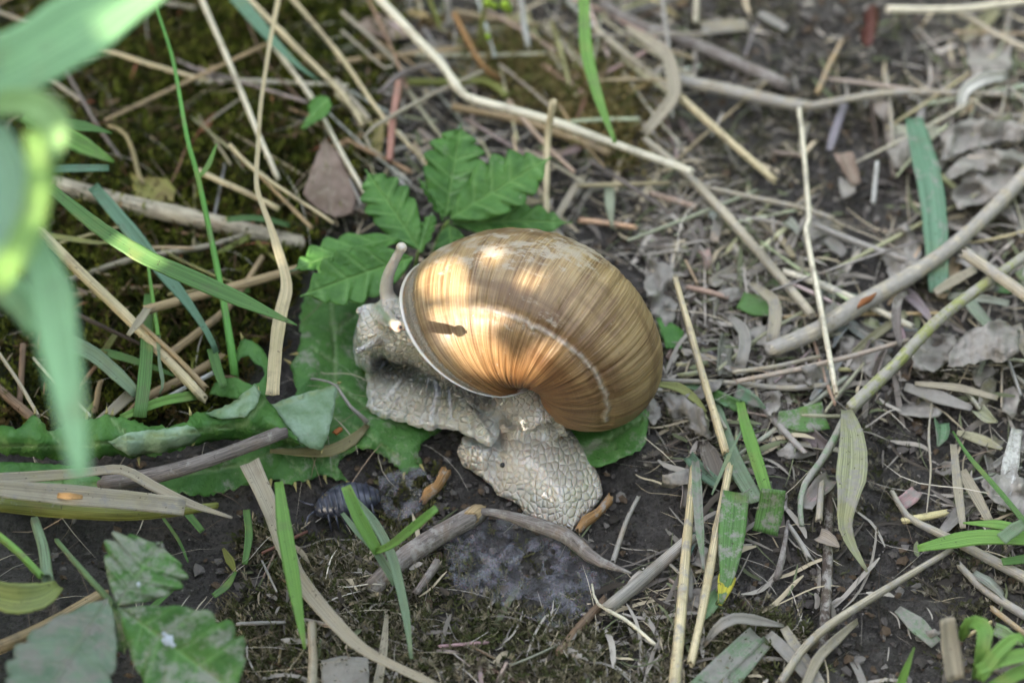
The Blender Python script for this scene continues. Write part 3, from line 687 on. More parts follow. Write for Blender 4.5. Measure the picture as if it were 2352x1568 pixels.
stalk_rows = [
 # --- straws over the moss
 (ST, 'pale straw leaning over the moss, crossed by a thin brown straw', [(455, -20), (530, 153), (597, 317), (640, 413)], 20, (1.0, .5), 'cream', .1),
 (ST, 'pale straw running out from under the broad sunlit grass blade', [(205, 103), (340, 147), (477, 187)], 13, (.9, .5), 'pale', .1),
 (ST, 'thin reddish tan straw lying across the moss', [(240, 278), (430, 188), (617, 100)], 12, (.35, .8), 'tan', .0),
 (ST, 'whitish straw lying level at the end of the straw from the broad blade', [(450, 193), (533, 185), (800, 198)], 14, (.35, .35), 'cream', .25),
 (ST, 'thick yellowish straw slanting down towards the curled brown stem', [(562, -10), (680, 110), (784, 215), (835, 292)], (23, 19), (.9, .5), 'pale', .15),
 (ST, 'thin dark brown stem beside the blue-green blade over moss', [(567, 43), (610, 143), (693, 232)], 8, .4, 'brown', .1),
 (ST, 'pale straw ending at the dead brown leaf on the moss', [(625, 103), (717, 227), (784, 350), (850, 465)], 17, (.5, .6), 'cream', .1),
 (ST, 'long pale straw passing behind the pink stem', [(664, -10), (784, 133), (884, 275), (992, 385)], (17, 14), (.8, .7), 'pale', .15),
 (ST, 'straw with a frayed node leaning down to the cinquefoil leaf', [(527, 333), (587, 393), (767, 513)], (15, 10), (1.3, .9), 'pale', .05),
 (ST, 'slender straw twin below the frayed straw', [(547, 353), (600, 407), (717, 525)], (11, 13), (1.1, .7), 'tan', .1),
 (ST, 'short pale straw half under the woody stalk', [(453, 390), (640, 480)], 15, (.6, .45), 'pale', .1),
 (ST, 'dark purplish stem sinking into the moss', [(148, 157), (220, 283), (262, 343), (292, 382)], 10, (.6, .2), 'purp', .1),
 (ST, 'yellowish straw piece at the edge of the broad sunlit blade', [(105, 175), (183, 232)], 13, .5, 'gtan', .1),
 (ST, 'grey straw reaching in from beyond the broad sunlit blade', [(-15, 22), (75, 60)], 11, .6, 'gtan', .1),
 (ST, 'short pale straw end on moss above the green grass stem', [(368, 5), (450, 20)], 14, .3, 'gtan', .1),
 (ST, 'pale thick split straw leaning against the hollow stub', [(88, 528), (200, 640), (300, 736), (471, 918)], (29, 27, 25), (1.9, 1.5, 1.2, .9), 'pale', .0),
 (ST, 'narrow split half lying along the thick pale straw', [(318, 740), (400, 815), (474, 893)], (12, 19), (1.3, 1.1, .9), 'tan', .0),
 (ST, 'grey tan straw lying low on moss under the sunlit blade', [(147, 647), (300, 597), (477, 566), (560, 541)], 17, (.35, .3), 'gtan', .2),
 (ST, 'brown straw half sunk in the moss with an orange end', [(152, 682), (260, 668), (375, 661)], 19, .18, 'tan', .15),
 (ST, 'brown straw propped up under the hollow stub', [(388, 815), (460, 760), (530, 700), (604, 588)], (26, 22, 18), (.5, .45), 'tan', .2),
 (ST, 'tan straw lying under the lower end of the split straw', [(283, 965), (333, 915), (430, 866), (512, 820)], 26, (.35, .3), 'tan', .15),
 (ST, 'thin bleached straw on top of the tan straw near the thistle leaf', [(345, 935), (420, 893), (492, 855)], 12, .62, 'white', .1),
 (ST, 'slender speckled straw pointing down at the thistle leaf\'s spine', [(-10, 800), (45, 880), (88, 955)], 10, (.9, .9), 'gtan', .1),
 (ST, 'thin bleached straw behind the blurred hanging blade', [(77, 822), (140, 890), (208, 955)], 9, (.5, .6), 'cream', .1),
 (ST, 'broken tan stub standing in moss above the thistle leaf', [(232, 872), (216, 950)], (18, 24), (.7, .3), 'tan', .1),
 (ST, 'olive twisted stem crossing behind the cinquefoil', [(934, 188), (1030, 190), (1120, 188), (1165, 225)], 21, .5, 'olive', .1),
 (ST, 'curled brown stem hooking round above the cinquefoil leaf', [(1111, 163), (1001, 213), (884, 277), (840, 308), (844, 335), (881, 360)], (11, 14, 12), (1.0, 1.0, .8, .6), 'gtan', .2),
 (ST, 'smooth pinkish stem standing behind the cinquefoil leaf', [(917, 187), (901, 283), (895, 372)], (27, 22), (1.0, .6), 'pink', .0),
 (ST, 'long bleached straw with a kinked joint crossing above the shell', [(862, -12), (951, 83), (1014, 147), (1057, 210), (1091, 230), (1251, 273), (1417, 333), (1592, 396)], (25, 24, 23, 20), (1.3, 1.1, 1.1, .9), 'cream', .1),
 (ST, 'short orange-tan cut stub slanting out of the litter', [(1041, 28), (1104, 147), (1150, 182)], (19, 22), (1.2, .5), 'amber', .05),
 (ST, 'upright cut straw standing between the shell and the cinquefoil', [(1271, 232), (1257, 333), (1254, 535)], (19, 16), (1.8, 1.0, .5), 'pale', .05),
 (ST, 'grey-brown straw lying under the long kinked straw', [(1040, 246), (1217, 284), (1401, 354)], 25, .4, 'tan', .25),
 (ST, 'thin brown stem dropping behind the top of the upright cut straw', [(1284, 240), (1334, 320), (1390, 385)], 8, (.9, .5), 'tan', .1),
 (ST, 'slim dark purple stem running down behind the shell', [(1351, 367), (1451, 430), (1540, 490)], 11, (.6, .4), 'purp', .2),
 (ST, 'pale upright straw end at the brown moss tangle', [(1194, -15), (1214, 112)], (19, 16), (1.4, .5), 'white', .1),
 (ST, 'grey upright straw end next to the orange stub', [(1026, -10), (1034, 62)], 22, (1.0, .5), 'grey', .2),
 (ST, 'olive yellow stem beside the kinked straw\'s far end', [(984, -10), (1011, 65)], 18, (.9, .5), 'olive', .1),
 (ST, 'olive green stem under the small flower buds', [(1115, 5), (1106, 60), (1103, 108)], 13, (1.2, .4), 'olive', .1),
 (ST, 'tan straw slanting into the brown moss tangle', [(1251, 60), (1351, 162)], 24, .4, 'gtan', .3),
 (ST, 'thick pale straw running under the bent dry blade', [(1364, 67), (1460, 145), (1556, 222)], 28, .45, 'gtan', .3),
 (ST, 'thin straw from the frame of the moss to the grey curve', [(784, 27), (860, 95), (930, 165)], 13, .5, 'gtan', .2),
 (ST, 'hair-thin straw over the pinkish level straw', [(784, 70), (884, 157), (905, 152)], 8, .7, 'gtan', .1),
 (ST, 'short thick straw end behind the curled brown stem', [(770, 185), (850, 278)], 20, .35, 'gtan', .2),
 (ST, 'thin straw showing between the pink stem and cinquefoil', [(915, 300), (977, 380)], 12, .5, 'cream', .1),
 (ST, 'grey arched stem rising to meet the kinked straw', [(872, 215), (917, 173), (971, 153), (1016, 153)], 14, (.6, .9), 'purp', .3),
 (ST, 'pinkish brown straw lying level behind the kinked straw', [(770, 145), (920, 128), (1067, 112)], 20, .3, 'tan', .3),
 (ST, 'upright grey straw beyond the bent dry blade', [(1523, -10), (1536, 128)], 17, (.9, .4), 'grey', .4),
 (ST, 'broad flattened grey stalk lying behind the thick woody twig', [(1380, 10), (1470, 60), (1600, 105), (1812, 200)], (30, 40), .25, 'purp', .5),
 # --- beyond the shell, over bare soil
 (ST, 'thick jointed tan twig lying level on bare soil', [(1530, 178), (1668, 207), (1801, 237), (1862, 245)], (33, 37, 30), .45, 'gtan', .45),
 (ST, 'slender yellowish twig running on from the thick jointed twig', [(1850, 246), (2035, 214), (2200, 213), (2320, 217)], (20, 15), .5, 'gtan', .4),
 (ST, 'pale straw ending in a clean cut on the soil', [(1556, 218), (1670, 320), (1781, 417)], 25, (.8, .5), 'pale', .15),
 (ST, 'white upright straw with a sharp kink over the peeled branch', [(1835, 248), (1845, 333), (1858, 500), (1850, 520), (1862, 590), (1888, 723), (1921, 906)], (18, 20, 22, 20), (1.0, .9, .8, .75, .7), 'cream', .25),
 (ST, 'long thin straw lying from the kinked white straw towards the shell', [(1560, 418), (1720, 452), (1835, 477), (1915, 503)], 16, .35, 'gtan', .35),
 (ST, 'grey straw passing under the peeled branch by the green strip', [(1868, 517), (1980, 562), (2098, 604)], 22, .4, 'grey', .5),
 (ST, 'bleached stub pointing up between dry curls', [(2015, 370), (2005, 470)], (16, 19), (.9, .3), 'white', .15),
 (ST, 'rusty brown splinter leaning near the red berry', [(1935, 90), (1875, 218)], (14, 20), (.7, .3), 'tan', .3),
 (ST, 'pinkish cream stalk at the red berry', [(2035, 22), (2200, 22), (2362, 3)], (26, 20), .7, 'cream', .2),
 (ST, 'straight branchlet slanting off the pinkish cream stalk', [(2200, 30), (2362, 118)], 22, .45, 'gtan', .3),
 (ST, 'pale stub hanging down by the mossy patch of soil', [(1601, -12), (1598, 55)], 23, (.8, .4), 'cream', .2),
 (ST, 'zigzag wiry stem among the curled dry leaves', [(2235, 230), (2295, 267), (2315, 200), (2362, 245)], 10, .6, 'gtan', .4),
 (ST, 'slim upright straw crossing under the yellowish twig', [(2035, 165), (2045, 250), (2051, 335)], 14, .35, 'gtan', .35),
 (ST, 'dark thin stick standing beside the slim upright straw', [(2001, 233), (2018, 362)], 11, .35, 'dbrown', .1),
 (ST, 'long grey straw slanting from the kinked straw\'s end to the peeled branch', [(1478, 318), (1572, 395), (1700, 530), (1868, 726)], (18, 26, 24), (.6, .5, .5), 'gtan', .45),
 (ST, 'yellow-green mottled stalk rising beside the crumpled silty leaf', [(1945, 945), (2051, 842), (2168, 723), (2362, 582)], (34, 32, 28), (.6, .9, 1.0), 'yel', .45),
 (ST, 'speckled straw propped on end close to the shell', [(1551, 640), (1580, 740), (1608, 840), (1668, 1040)], (18, 22, 24), (1.2, .9, .5), 'pale', .3),
 (ST, 'thick pale cut straw end over the yellow-green stalk', [(2211, 578), (2280, 625), (2370, 690)], 34, (1.3, 1.2), 'gtan', .35),
 (ST, 'straw lying level on soil from the shell to the white straw', [(1520, 874), (1695, 880), (1800, 892), (1905, 884)], (14, 17), .3, 'gtan', .4),
 (ST, 'thin curved straw under the peeled branch\'s cut end', [(1681, 855), (1780, 842), (1885, 818)], 12, .45, 'gtan', .3),
 (ST, 'straw slipping under the peeled orange patch of the branch', [(1798, 623), (1890, 655), (1968, 690), (2098, 752)], 18, .35, 'cream', .35),
 (ST, 'green stem dropping from the foot of the yellow-green stalk', [(1945, 950), (1895, 1045), (1848, 1112), (1838, 1160), (1842, 1210)], (20, 20, 14), (.6, .4), 'ggrey', .5),
 (ST, 'fat jointed straw standing along the tail\'s side of the litter', [(1594, 1070), (1577, 1250), (1565, 1400), (1547, 1590)], (22, 27, 30), (.4, .55), 'pale', .3),
 (ST, 'yellowish straw slanting down against the fat jointed straw', [(1676, 1068), (1658, 1162), (1635, 1279), (1611, 1412), (1586, 1525)], (21, 25, 21), (.5, .45), 'pale', .25),
 (ST, 'dark rotten stick lying under the long diagonal stalk', [(1906, 1112), (1899, 1345), (1891, 1500)], (22, 26), .2, 'dbrown', .35),
 (ST, 'hollow grey stub lying near the folded green strip', [(1812, 1205), (1838, 1245), (1860, 1285)], (14, 20), .3, 'grey', .5),
 (ST, 'frayed tan straw brush by the silty hanging leaf', [(1888, 1105), (1884, 1150), (1881, 1196)], (14, 20), .4, 'gtan', .4),
 (ST, 'long ribbed dry stalk crossing the open mud', [(2188, 1260), (2035, 1352), (1901, 1438), (1841, 1495), (1790, 1572)], (16, 24, 26), (.5, .5, .6), 'gtan', .35),
 (ST, 'thick straw under the bright green grass blades', [(2048, 1126), (2088, 1188), (2185, 1238), (2365, 1332)], (14, 24, 32), .3, 'gtan', .4),
 (ST, 'straw half buried in mud below the bright grass blades', [(2201, 1295), (2261, 1355), (2365, 1420)], (20, 26), .18, 'gtan', .5),
 (ST, 'thin straw running out beside the curled green clump', [(2276, 1395), (2362, 1460)], 16, .2, 'tan', .3),
 (ST, 'white thread-like stem standing on mud', [(2140, 925), (2133, 1000), (2138, 1080), (2128, 1180)], (6, 9, 8, 4), .4, 'gtan', .35),
 (ST, 'dark split stick piece between mud and green strips', [(1811, 1195), (1800, 1260), (1785, 1328)], (10, 20), .25, 'purp', .4),
 (ST, 'grey twig leaning on the slime-side straw', [(1467, 1139), (1437, 1200), (1407, 1292)], (12, 17), .3, 'grey', .3),
 (ST, 'thick grey straw lying beside the slime film', [(1392, 1400), (1470, 1335), (1590, 1232)], (37, 35), .35, 'grey', .3),
 (ST, 'red-brown rotten twig under the thick grey straw', [(1281, 1503), (1330, 1440), (1390, 1375)], 23, .2, 'brown', .35),
 (ST, 'fine pale thread-like stem bent over the mud beneath the slime', [(1360, 1340), (1372, 1385), (1440, 1425), (1505, 1480)], (5, 10, 8), .4, 'cream', .2),
 (ST, 'cut straw stub standing at the lower moss', [(717, 1432), (717, 1585)], 31, (.7, .5), 'gtan', .1),
 (ST, 'brown fibrous straw half under the silvery cinquefoil leaf', [(-12, 1492), (100, 1442), (240, 1362)], 36, (.5, .35), 'tan', .1),
 (ST, 'bright green stem bending into the yellowish curled leaf', [(-12, 1222), (45, 1270), (97, 1325)], 21, (1.6, 1.5), 'bgreen', .0),
 (ST, 'amber stub wedged against the snail\'s tail', [(1325, 1222), (1345, 1196), (1370, 1180), (1404, 1142)], (18, 24, 19, 23), .24, 'amber', .45),
 (ST, 'amber stub standing out of the slimy litter', [(970, 1155), (985, 1130), (1004, 1116), (1024, 1080)], (17, 25, 22, 27), (.2, .45), 'amber', .45),
 (ST, 'thin dark slimy stem hanging under the split straw', [(167, 718), (240, 752), (332, 795)], (13, 9), (.9, .7), 'dbrown', .25),
]
for nm, lb, pt, w, h, col, mud in stalk_rows:
    straight = 0; is_green = col in ('bgreen', 'olive', 'pink', 'yel', 'ggrey')
    stalk('plant_stem' if is_green else nm, lb, pt, w, h, col, mud, 'stem' if is_green else 'straw', mat='bark' if col in ('dbrown', 'purp', 'amber') else 'straw', flat=random.Random(lb).uniform(.65, 1), hollow=col not in ('dbrown', 'brown', 'purp'), nodes=(0.35,) if len(pt) > 3 else ())
# hollow stub with its torn flap
hs_ = empty('straw_stalk', P(330, 713, 1.0), 'hollow brown straw stub with a torn flap bent over the split straw', 'straw')
stalk('tube', None, [(331, 714), (427, 687), (530, 661), (705, 612)], (25, 24, 25, 22), (1.35, 1.0, .6), 'tan', .1, parent=hs_)
blade('torn_flap', None, [(340, 708), (322, 735), (294, 770)], (18, 20, 10), (1.42, 1.5, 1.45), 'gtan', .0, parent=hs_, fold=.2)
# woody stalk on the moss, peeled branch, twigs at the slime
stalk('woody_stalk', 'thick grey woody stalk lying on the moss behind the grass', [(112, 421), (300, 470), (500, 515), (695, 560)], (40, 44, 42, 34), .3, 'gtan', .25, 'stalk', 'bark', hollow=False)
stalk('woody_stalk', 'grey weathered stalk slanting over the thistle leaf', [(230, 1112), (330, 1098), (430, 1073), (540, 1035), (656, 990)], (34, 36, 32, 30), (.7, .9, 1.0), 'purp', .4, 'stalk', 'bark', hollow=False)
br = empty('branch', P(1990, 690, .3), 'long grey branch with an orange peeled patch', 'branch')
stalk('bark', None, [(1764, 806), (1870, 762), (1968, 703), (2075, 642), (2168, 580), (2260, 500), (2372, 385)], (38, 42, 37, 34, 38), (.45, .55, .6), 'gtan', .62, parent=br, mat='bark', hollow=False)
stalk('peeled_patch', None, [(1970, 706), (1982, 694), (1996, 688), (2014, 672)], (8, 22, 16, 3), .80, (.26, .10, .04, .1), parent=br, mat='bark', hollow=False, flat=.7)
tw = empty('twig', P(1100, 1175, .3), 'thick grey twig with a splintered pale end at the slime', 'twig')
stalk('bark', None, [(850, 1352), (917, 1290), (1001, 1232), (1060, 1200), (1106, 1172)], (40, 50, 46, 44), (.2, .28, .34), 'purp', .5, parent=tw, mat='bark', hollow=False)
stalk('splintered_end', None, [(1078, 1190), (1095, 1175), (1116, 1166)], (34, 36, 14), .38, 'tan', .2, parent=tw, mat='bark', hollow=True)
stalk('twig', 'grey tapering twig stretched along the far edge of the slime', [(1084, 1172), (1150, 1180), (1217, 1200), (1304, 1232), (1367, 1285), (1450, 1316)], (12, 22, 34, 34, 24, 5), (.42, .4, .38), 'purp', .45, 'twig', 'bark', hollow=False)
stalk('twig', 'short dark twig stub propped under the splintered twig', [(955, 1362), (985, 1320), (1006, 1288)], (16, 20), .3, 'purp', .4, 'twig', 'bark', hollow=False)
stalk('twig', 'brown stick standing upright in the moss', [(53, 790), (45, 925)], 14, (.6, .3), 'brown', .1, 'twig', 'bark', hollow=False)
stalk('twig', 'red-brown stick slanting down to the thistle leaf', [(-12, 885), (40, 930), (82, 965)], 21, .4, 'brown', .05, 'twig', 'bark', hollow=False)

# ---- grass
blade_rows = [
 (BL, 'thin pale dry grass leaf that narrows to a wiry stem', [(642, -15), (620, 100), (600, 233), (593, 333), (590, 430), (622, 523), (653, 623), (658, 668), (645, 722), (634, 800), (626, 908)], (13, 10, 9, 9, 9, 11, 13, 22, 30, 30, 28), (2.0, 2.0, 1.8, 1.7), 'pale', .05, dict(fold=.3, n=60)),
 (BL, 'blue-green grass blade hanging behind the wiry dry leaf', [(535, -15), (633, 100), (690, 155), (732, 184)], (34, 32, 18, 3), (1.2, .8), 'blue', .05, {}),
 (BL, 'short pointed green blade tip over the moss', [(60, 285), (143, 287), (200, 292), (258, 306)], (30, 28, 26, 3), (2.6, 2.2), 'green', 0, {}),
 (BL, 'blurred blade with a bright sunlit base', [(60, 260), (127, 300), (190, 335), (262, 372)], (44, 44, 40, 5), (6.5, 6.0), 'bgreen', 0, {}),
 (BL, 'stiff bluish blade with a torn frayed tip', [(20, 383), (110, 388), (180, 387), (250, 386)], (18, 19, 19, 15), (2.2, 1.9), 'blue', .1, {}),
 (BL, 'long arching blade with a sunlit stripe, pointed at the thistle leaf', [(112, 430), (227, 523), (333, 590), (433, 636), (560, 692), (682, 746)], (24, 30, 36, 38, 34, 3), (2.8, 2.7, 2.5, 2.3), 'green', 0, dict(fold=.12, n=46)),
 (BL, 'dull blade passing under the sunlit arching blade', [(213, 428), (300, 530), (345, 590), (427, 690), (480, 770), (497, 810)], (26, 32, 34, 30, 18, 12), (1.6, 1.3, .9), 'blue', .1, {}),
 (BL, 'narrow green blade standing at the chewed leaf ring', [(486, 800), (500, 850), (514, 888)], (22, 22, 16), (.9, .8), 'green', .05, {}),
 (BL, 'upright green blade rising from the thistle leaf', [(321, 958), (330, 890), (337, 800), (340, 675)], (29, 30, 28, 16), (.9, 1.1, 1.1), 'green', 0, {}),
 (BL, 'limp translucent blade drooping between moss and thistle', [(150, 782), (217, 816), (283, 873), (315, 906)], (30, 34, 32, 22), (1.1, .9), 'ggrey', .2, dict(fold=.3)),
 (BL, 'thin dark green blade lying behind the upright one', [(165, 812), (240, 810), (322, 832), (400, 862)], (14, 20, 16, 8), .6, 'green', .0, {}),
 (BL, 'yellow-green rib curving along the thistle leaf edge', [(278, 960), (330, 938), (383, 920), (455, 908)], (14, 20, 24, 22), (.9, .8), 'bgreen', 0, dict(fold=.5)),
 (BL, 'wispy blade yellowing to brown at its tip', [(100, 540), (167, 549), (220, 557), (268, 556)], (14, 14, 10, 4), 1.0, 'yel', .1, {}),
 (BL, 'dry twisted sheath lying on straw beside the thistle leaf', [(205, 985), (255, 945), (300, 905), (345, 875)], (16, 24, 26, 14), .7, 'gtan', .2, dict(twist=.7)),
 (BL, 'bright green blade hanging in front of the kinked straw', [(1340, -15), (1347, 117), (1377, 233), (1413, 328)], (26, 28, 26, 8), (2.4, 2.0, 1.6), 'bgreen', .0, dict(fold=.2)),
 (BL, 'bent dry blade folded back on itself beyond the shell', [(1436, 62), (1490, 95), (1534, 133), (1549, 217), (1515, 265), (1480, 308)], (12, 26, 34, 30, 30, 24), (.9, 1.1, .9, .6), 'gtan', .3, dict(fold=.3)),
 (BL, 'wide green grass strip smeared with silt', [(2098, 272), (2131, 400), (2146, 500), (2156, 672)], (40, 60, 62, 44), (1.0, .9, .3), 'blue', .42, dict(fold=.15)),
 (BL, 'yellow-green fresh blade lying on the silty litter', [(1700, 924), (1711, 973), (1735, 1050), (1760, 1130)], (18, 26, 28, 24), (.5, .45), 'bgreen', .15, dict(fold=.4)),
 (BL, 'green grey blade under the fresh yellow-green blade', [(1640, 920), (1660, 990), (1690, 1070), (1738, 1152)], (24, 36, 40, 34), (.3, .4), 'ggrey', .45, {}),
 (BL, 'green blade curving off the shell\'s far side', [(1500, 880), (1560, 890), (1600, 920), (1622, 945)], (10, 20, 18, 5), .4, 'yel', .15, {}),
 (BL, 'narrow rolled grey blade lying along the fat straw', [(1597, 1060), (1605, 1195), (1610, 1250), (1616, 1306)], (16, 22, 18, 4), .7, 'ggrey', .6, dict(fold=.6)),
 (BL, 'green strip with a yellow torn tip', [(1690, 1130), (1680, 1229), (1672, 1310), (1655, 1386)], (54, 60, 44, 10), (.6, .55, .4), 'green', .5, dict(fold=.1)),
 (BL, 'folded green strip standing next to the yellow-tipped strip', [(1776, 1124), (1770, 1170), (1757, 1224)], (52, 56, 58), (1.0, .7, .45), 'green', .52, dict(fold=.05)),
 (BL, 'thin standing blade poking up from the folded strips', [(1635, 1135), (1670, 1055), (1702, 990)], (4, 10, 3), (.6, 1.0), 'ggrey', .2, {}),
 (BL, 'bright green blade lying out over the mud', [(2368, 1238), (2280, 1233), (2218, 1237), (2108, 1259)], (28, 32, 34, 14), (.9, .8, .6), 'bgreen', 0, {}),
 (BL, 'smaller bright blade above the one lying over the mud', [(2365, 1222), (2300, 1205), (2212, 1200)], (22, 20, 3), (.9, .8), 'bgreen', 0, {}),
 (BL, 'slender green stem-like blade running down to the bright grass', [(2188, 990), (2228, 1052), (2301, 1135), (2365, 1215)], (4, 10, 12, 14), (.9, .9), 'green', .1, dict(fold=.6)),
 (BL, 'short silty blade stub across the bright grass', [(2300, 1238), (2330, 1215), (2352, 1202)], (26, 28, 22), 1.1, 'ggrey', .35, {}),
 (BL, 'small green blade tip at the muddy edge', [(2302, 1290), (2365, 1282)], (16, 20), .5, 'green', .3, {}),
 (BL, 'lone green blade tip poking up out of mud', [(2062, 1590), (2080, 1540), (2100, 1486)], (22, 16, 3), (.5, 1.2), 'bgreen', 0, {}),
 (BL, 'dry arched blade curling over the mud', [(1617, 1482), (1650, 1440), (1695, 1420), (1801, 1437)], (8, 22, 24, 6), (.3, .6, .6, .3), 'grey', .5, dict(fold=.4)),
 (BL, 'wide silty green strip lying flat beside the fat straw', [(1600, 1585), (1670, 1520), (1738, 1456)], (44, 48, 40), .3, 'ggrey', .62, {}),
 (BL, 'second silty strip lying against the wide one', [(1655, 1590), (1710, 1530), (1765, 1470)], (28, 32, 28), .25, 'ggrey', .6, {}),
 (BL, 'grey dry blade crossing below the long diagonal stalk', [(1765, 1455), (1810, 1500), (1855, 1555)], (20, 28, 20), .35, 'grey', .6, {}),
 (BL, 'grey brown blade beside the crossing dry blade', [(1800, 1440), (1840, 1505), (1890, 1585)], (18, 28, 24), .3, 'gtan', .6, {}),
 (BL, 'curled dry blade arching to the rotten stick', [(1845, 1585), (1880, 1510), (1930, 1460), (1970, 1425)], (16, 22, 24, 12), .4, 'gtan', .5, dict(twist=.8)),
 (BL, 'grey green leaf scrap pressed in the mud', [(2061, 1398), (2100, 1430), (2150, 1478)], (18, 40, 26), .18, 'ggrey', .6, {}),
 (BL, 'bleached white leaf strip lying on dry blades', [(2335, 985), (2322, 1060), (2300, 1172)], (24, 40, 20), .4, 'white', .55, {}),
 (BL, 'pale narrow dry blade beside the crumpled silty leaf', [(2101, 880), (2200, 890), (2292, 914)], (10, 20, 12), .45, 'gtan', .4, {}),
 (BL, 'grey broad dry blade under the pale narrow one', [(2078, 888), (2150, 910), (2232, 938)], (18, 32, 14), .35, 'grey', .6, {}),
 (BL, 'tall dry blade leaning over the mud', [(2190, 1020), (2200, 1120), (2212, 1212)], (16, 22, 14), .4, 'gtan', .5, {}),
 (BL, 'striped dry blade next to the tall dry blade', [(2208, 1080), (2240, 1135), (2272, 1195)], (22, 28, 16), .4, 'gtan', .4, {}),
 (BL, 'drooping tan-grey curl near the green leaf scrap', [(1725, 650), (1775, 692), (1780, 735), (1772, 785)], (10, 26, 30, 26), (.5, .7, .5), 'gtan', .5, dict(fold=.4)),
 (BL, 'grey curl lying beside the drooping tan curl', [(1675, 724), (1708, 763), (1710, 800), (1700, 838)], (10, 28, 30, 26), (.4, .6, .4), 'grey', .6, dict(fold=.4)),
 (BL, 'tan dry blade running under the pale cut straw end', [(2148, 672), (2190, 645), (2240, 618)], (16, 26, 18), .5, 'gtan', .3, {}),
 (BL, 'narrow drooping dry curl beside the yellow-green stalk', [(2085, 672), (2062, 690), (2058, 740), (2068, 795)], (8, 22, 24, 10), (.7, .9, .6), 'purp', .5, dict(fold=.4)),
 (BL, 'silty green leaf scrap behind the drooping tan curl', [(1700, 690), (1735, 702), (1790, 712)], (44, 50, 40), .3, 'green', .42, {}),
 (BL, 'wide silty green leaf scrap at the foot of the yellow-green stalk', [(1786, 962), (1840, 965), (1896, 955)], (36, 56, 66), .3, 'green', .55, {}),
 (BL, 'flat pale dry leaf crossing the thistle and ending in a point', [(-15, 1100), (167, 1088), (277, 1078), (350, 1115), (433, 1155), (533, 1188)], (24, 24, 20, 22, 18, 5), (1.6, 1.6, 1.6, 1.5), 'gtan', .42, dict(fold=.15)),
 (BL, 'broad flat straw strip with an orange scar lying by the thistle', [(-15, 1121), (167, 1138), (300, 1150), (425, 1164)], (36, 44, 44, 40), (1.7, 1.6), 'gtan', .45, dict(fold=.2)),
 (BL, 'green grass blade in front of the long bent dry blade', [(640, 1106), (653, 1212), (673, 1328), (700, 1490)], (18, 32, 28, 5), (1.9, 1.6, 1.0), 'bgreen', 0, dict(fold=.15)),
 (BL, 'long bent dry blade sweeping down over the moss', [(573, 1062), (605, 1130), (633, 1195), (687, 1328), (784, 1445), (850, 1500), (1005, 1575)], (42, 38, 36, 34, 30, 20, 14), (1.0, 1.0, .9, .7), 'gtan', .35, dict(fold=.2)),
 (BL, 'dark green stem of blade in the hollow', [(566, 1170), (572, 1230), (562, 1295)], (14, 18, 12), (.6, .3), 'green', .05, {}),
 (BL, 'short green blade leaning into the dark hollow', [(424, 1170), (465, 1220)], (16, 14), .5, 'green', .05, {}),
 (BL, 'thin green blade on the floor of the hollow', [(365, 1175), (410, 1240), (432, 1290)], (6, 8, 4), .2, 'green', .1, {}),
 (BL, 'green blade crossing the hollow\'s rim', [(490, 1368), (520, 1345), (542, 1312)], (12, 16, 6), .3, 'green', .05, {}),
 (BL, 'green blade scrap bent in the hollow', [(512, 1258), (530, 1290), (540, 1312)], (6, 20, 6), .3, 'olive', .05, {}),
 (BL, 'green scrap beneath the silvery leaflet', [(345, 1400), (392, 1352)], (14, 16), .3, 'green', .05, {}),
 (BL, 'thin dry blade pair lying on the lower moss', [(865, 1585), (880, 1500), (888, 1410)], (20, 18, 8), .3, 'gtan', .3, {}),
]
for nm, lb, pt, w, h, col, mud, kw in blade_rows:
    dry = col in ('pale', 'gtan', 'grey', 'purp', 'white', 'cream')
    blade('dry_grass_strip' if dry else nm, lb, pt, w, h, col, mud, 'dry grass' if dry else 'grass blade', **kw)
def by_label(t): return next(o for o in COL.objects if o.get('label', '').startswith(t))
blade('torn_tip', None, [(1671, 1322), (1664, 1352), (1654, 1389)], (38, 30, 8), (.47, .43, .38), (.50, .44, .05, .15), parent=by_label('green strip with a yellow'), fold=.1)
blade('orange_scar', None, [(132, 1137), (160, 1139), (190, 1141)], (10, 16, 8), (1.72, 1.72), (.46, .27, .11, .1), parent=by_label('broad flat straw strip'), fold=.1)
# grass stem with its side leaf
gs = empty('grass_shoot', P(540, 860, .3), 'tall thin green grass stem with a small side leaf', 'grass stem')
stalk('stem', None, [(357, 12), (380, 80), (400, 150), (430, 317), (453, 400), (480, 523), (510, 673), (531, 800), (540, 864)], (7, 10, 11, 12, 14, 15, 17, 20, 22), (3.2, 2.8, 2.2, 1.2, .6), (.13, .32, .07, 0), parent=gs)
blade('side_leaf', None, [(456, 408), (478, 380), (498, 330)], (10, 12, 3), (2.15, 2.3), 'bgreen', 0, parent=gs)
gs = empty('grass_shoot', P(373, 890, .5), 'thin green stem with a withered silky end', 'grass stem')
stalk('stem', None, [(339, 600), (350, 680), (363, 773)], (7, 10, 12), (1.4, 1.2), (.16, .33, .07, 0), parent=gs)
blade('withered_end', None, [(363, 770), (366, 830), (374, 880), (366, 905)], (12, 6, 9, 3), (1.2, .9), 'ggrey', .1, parent=gs)
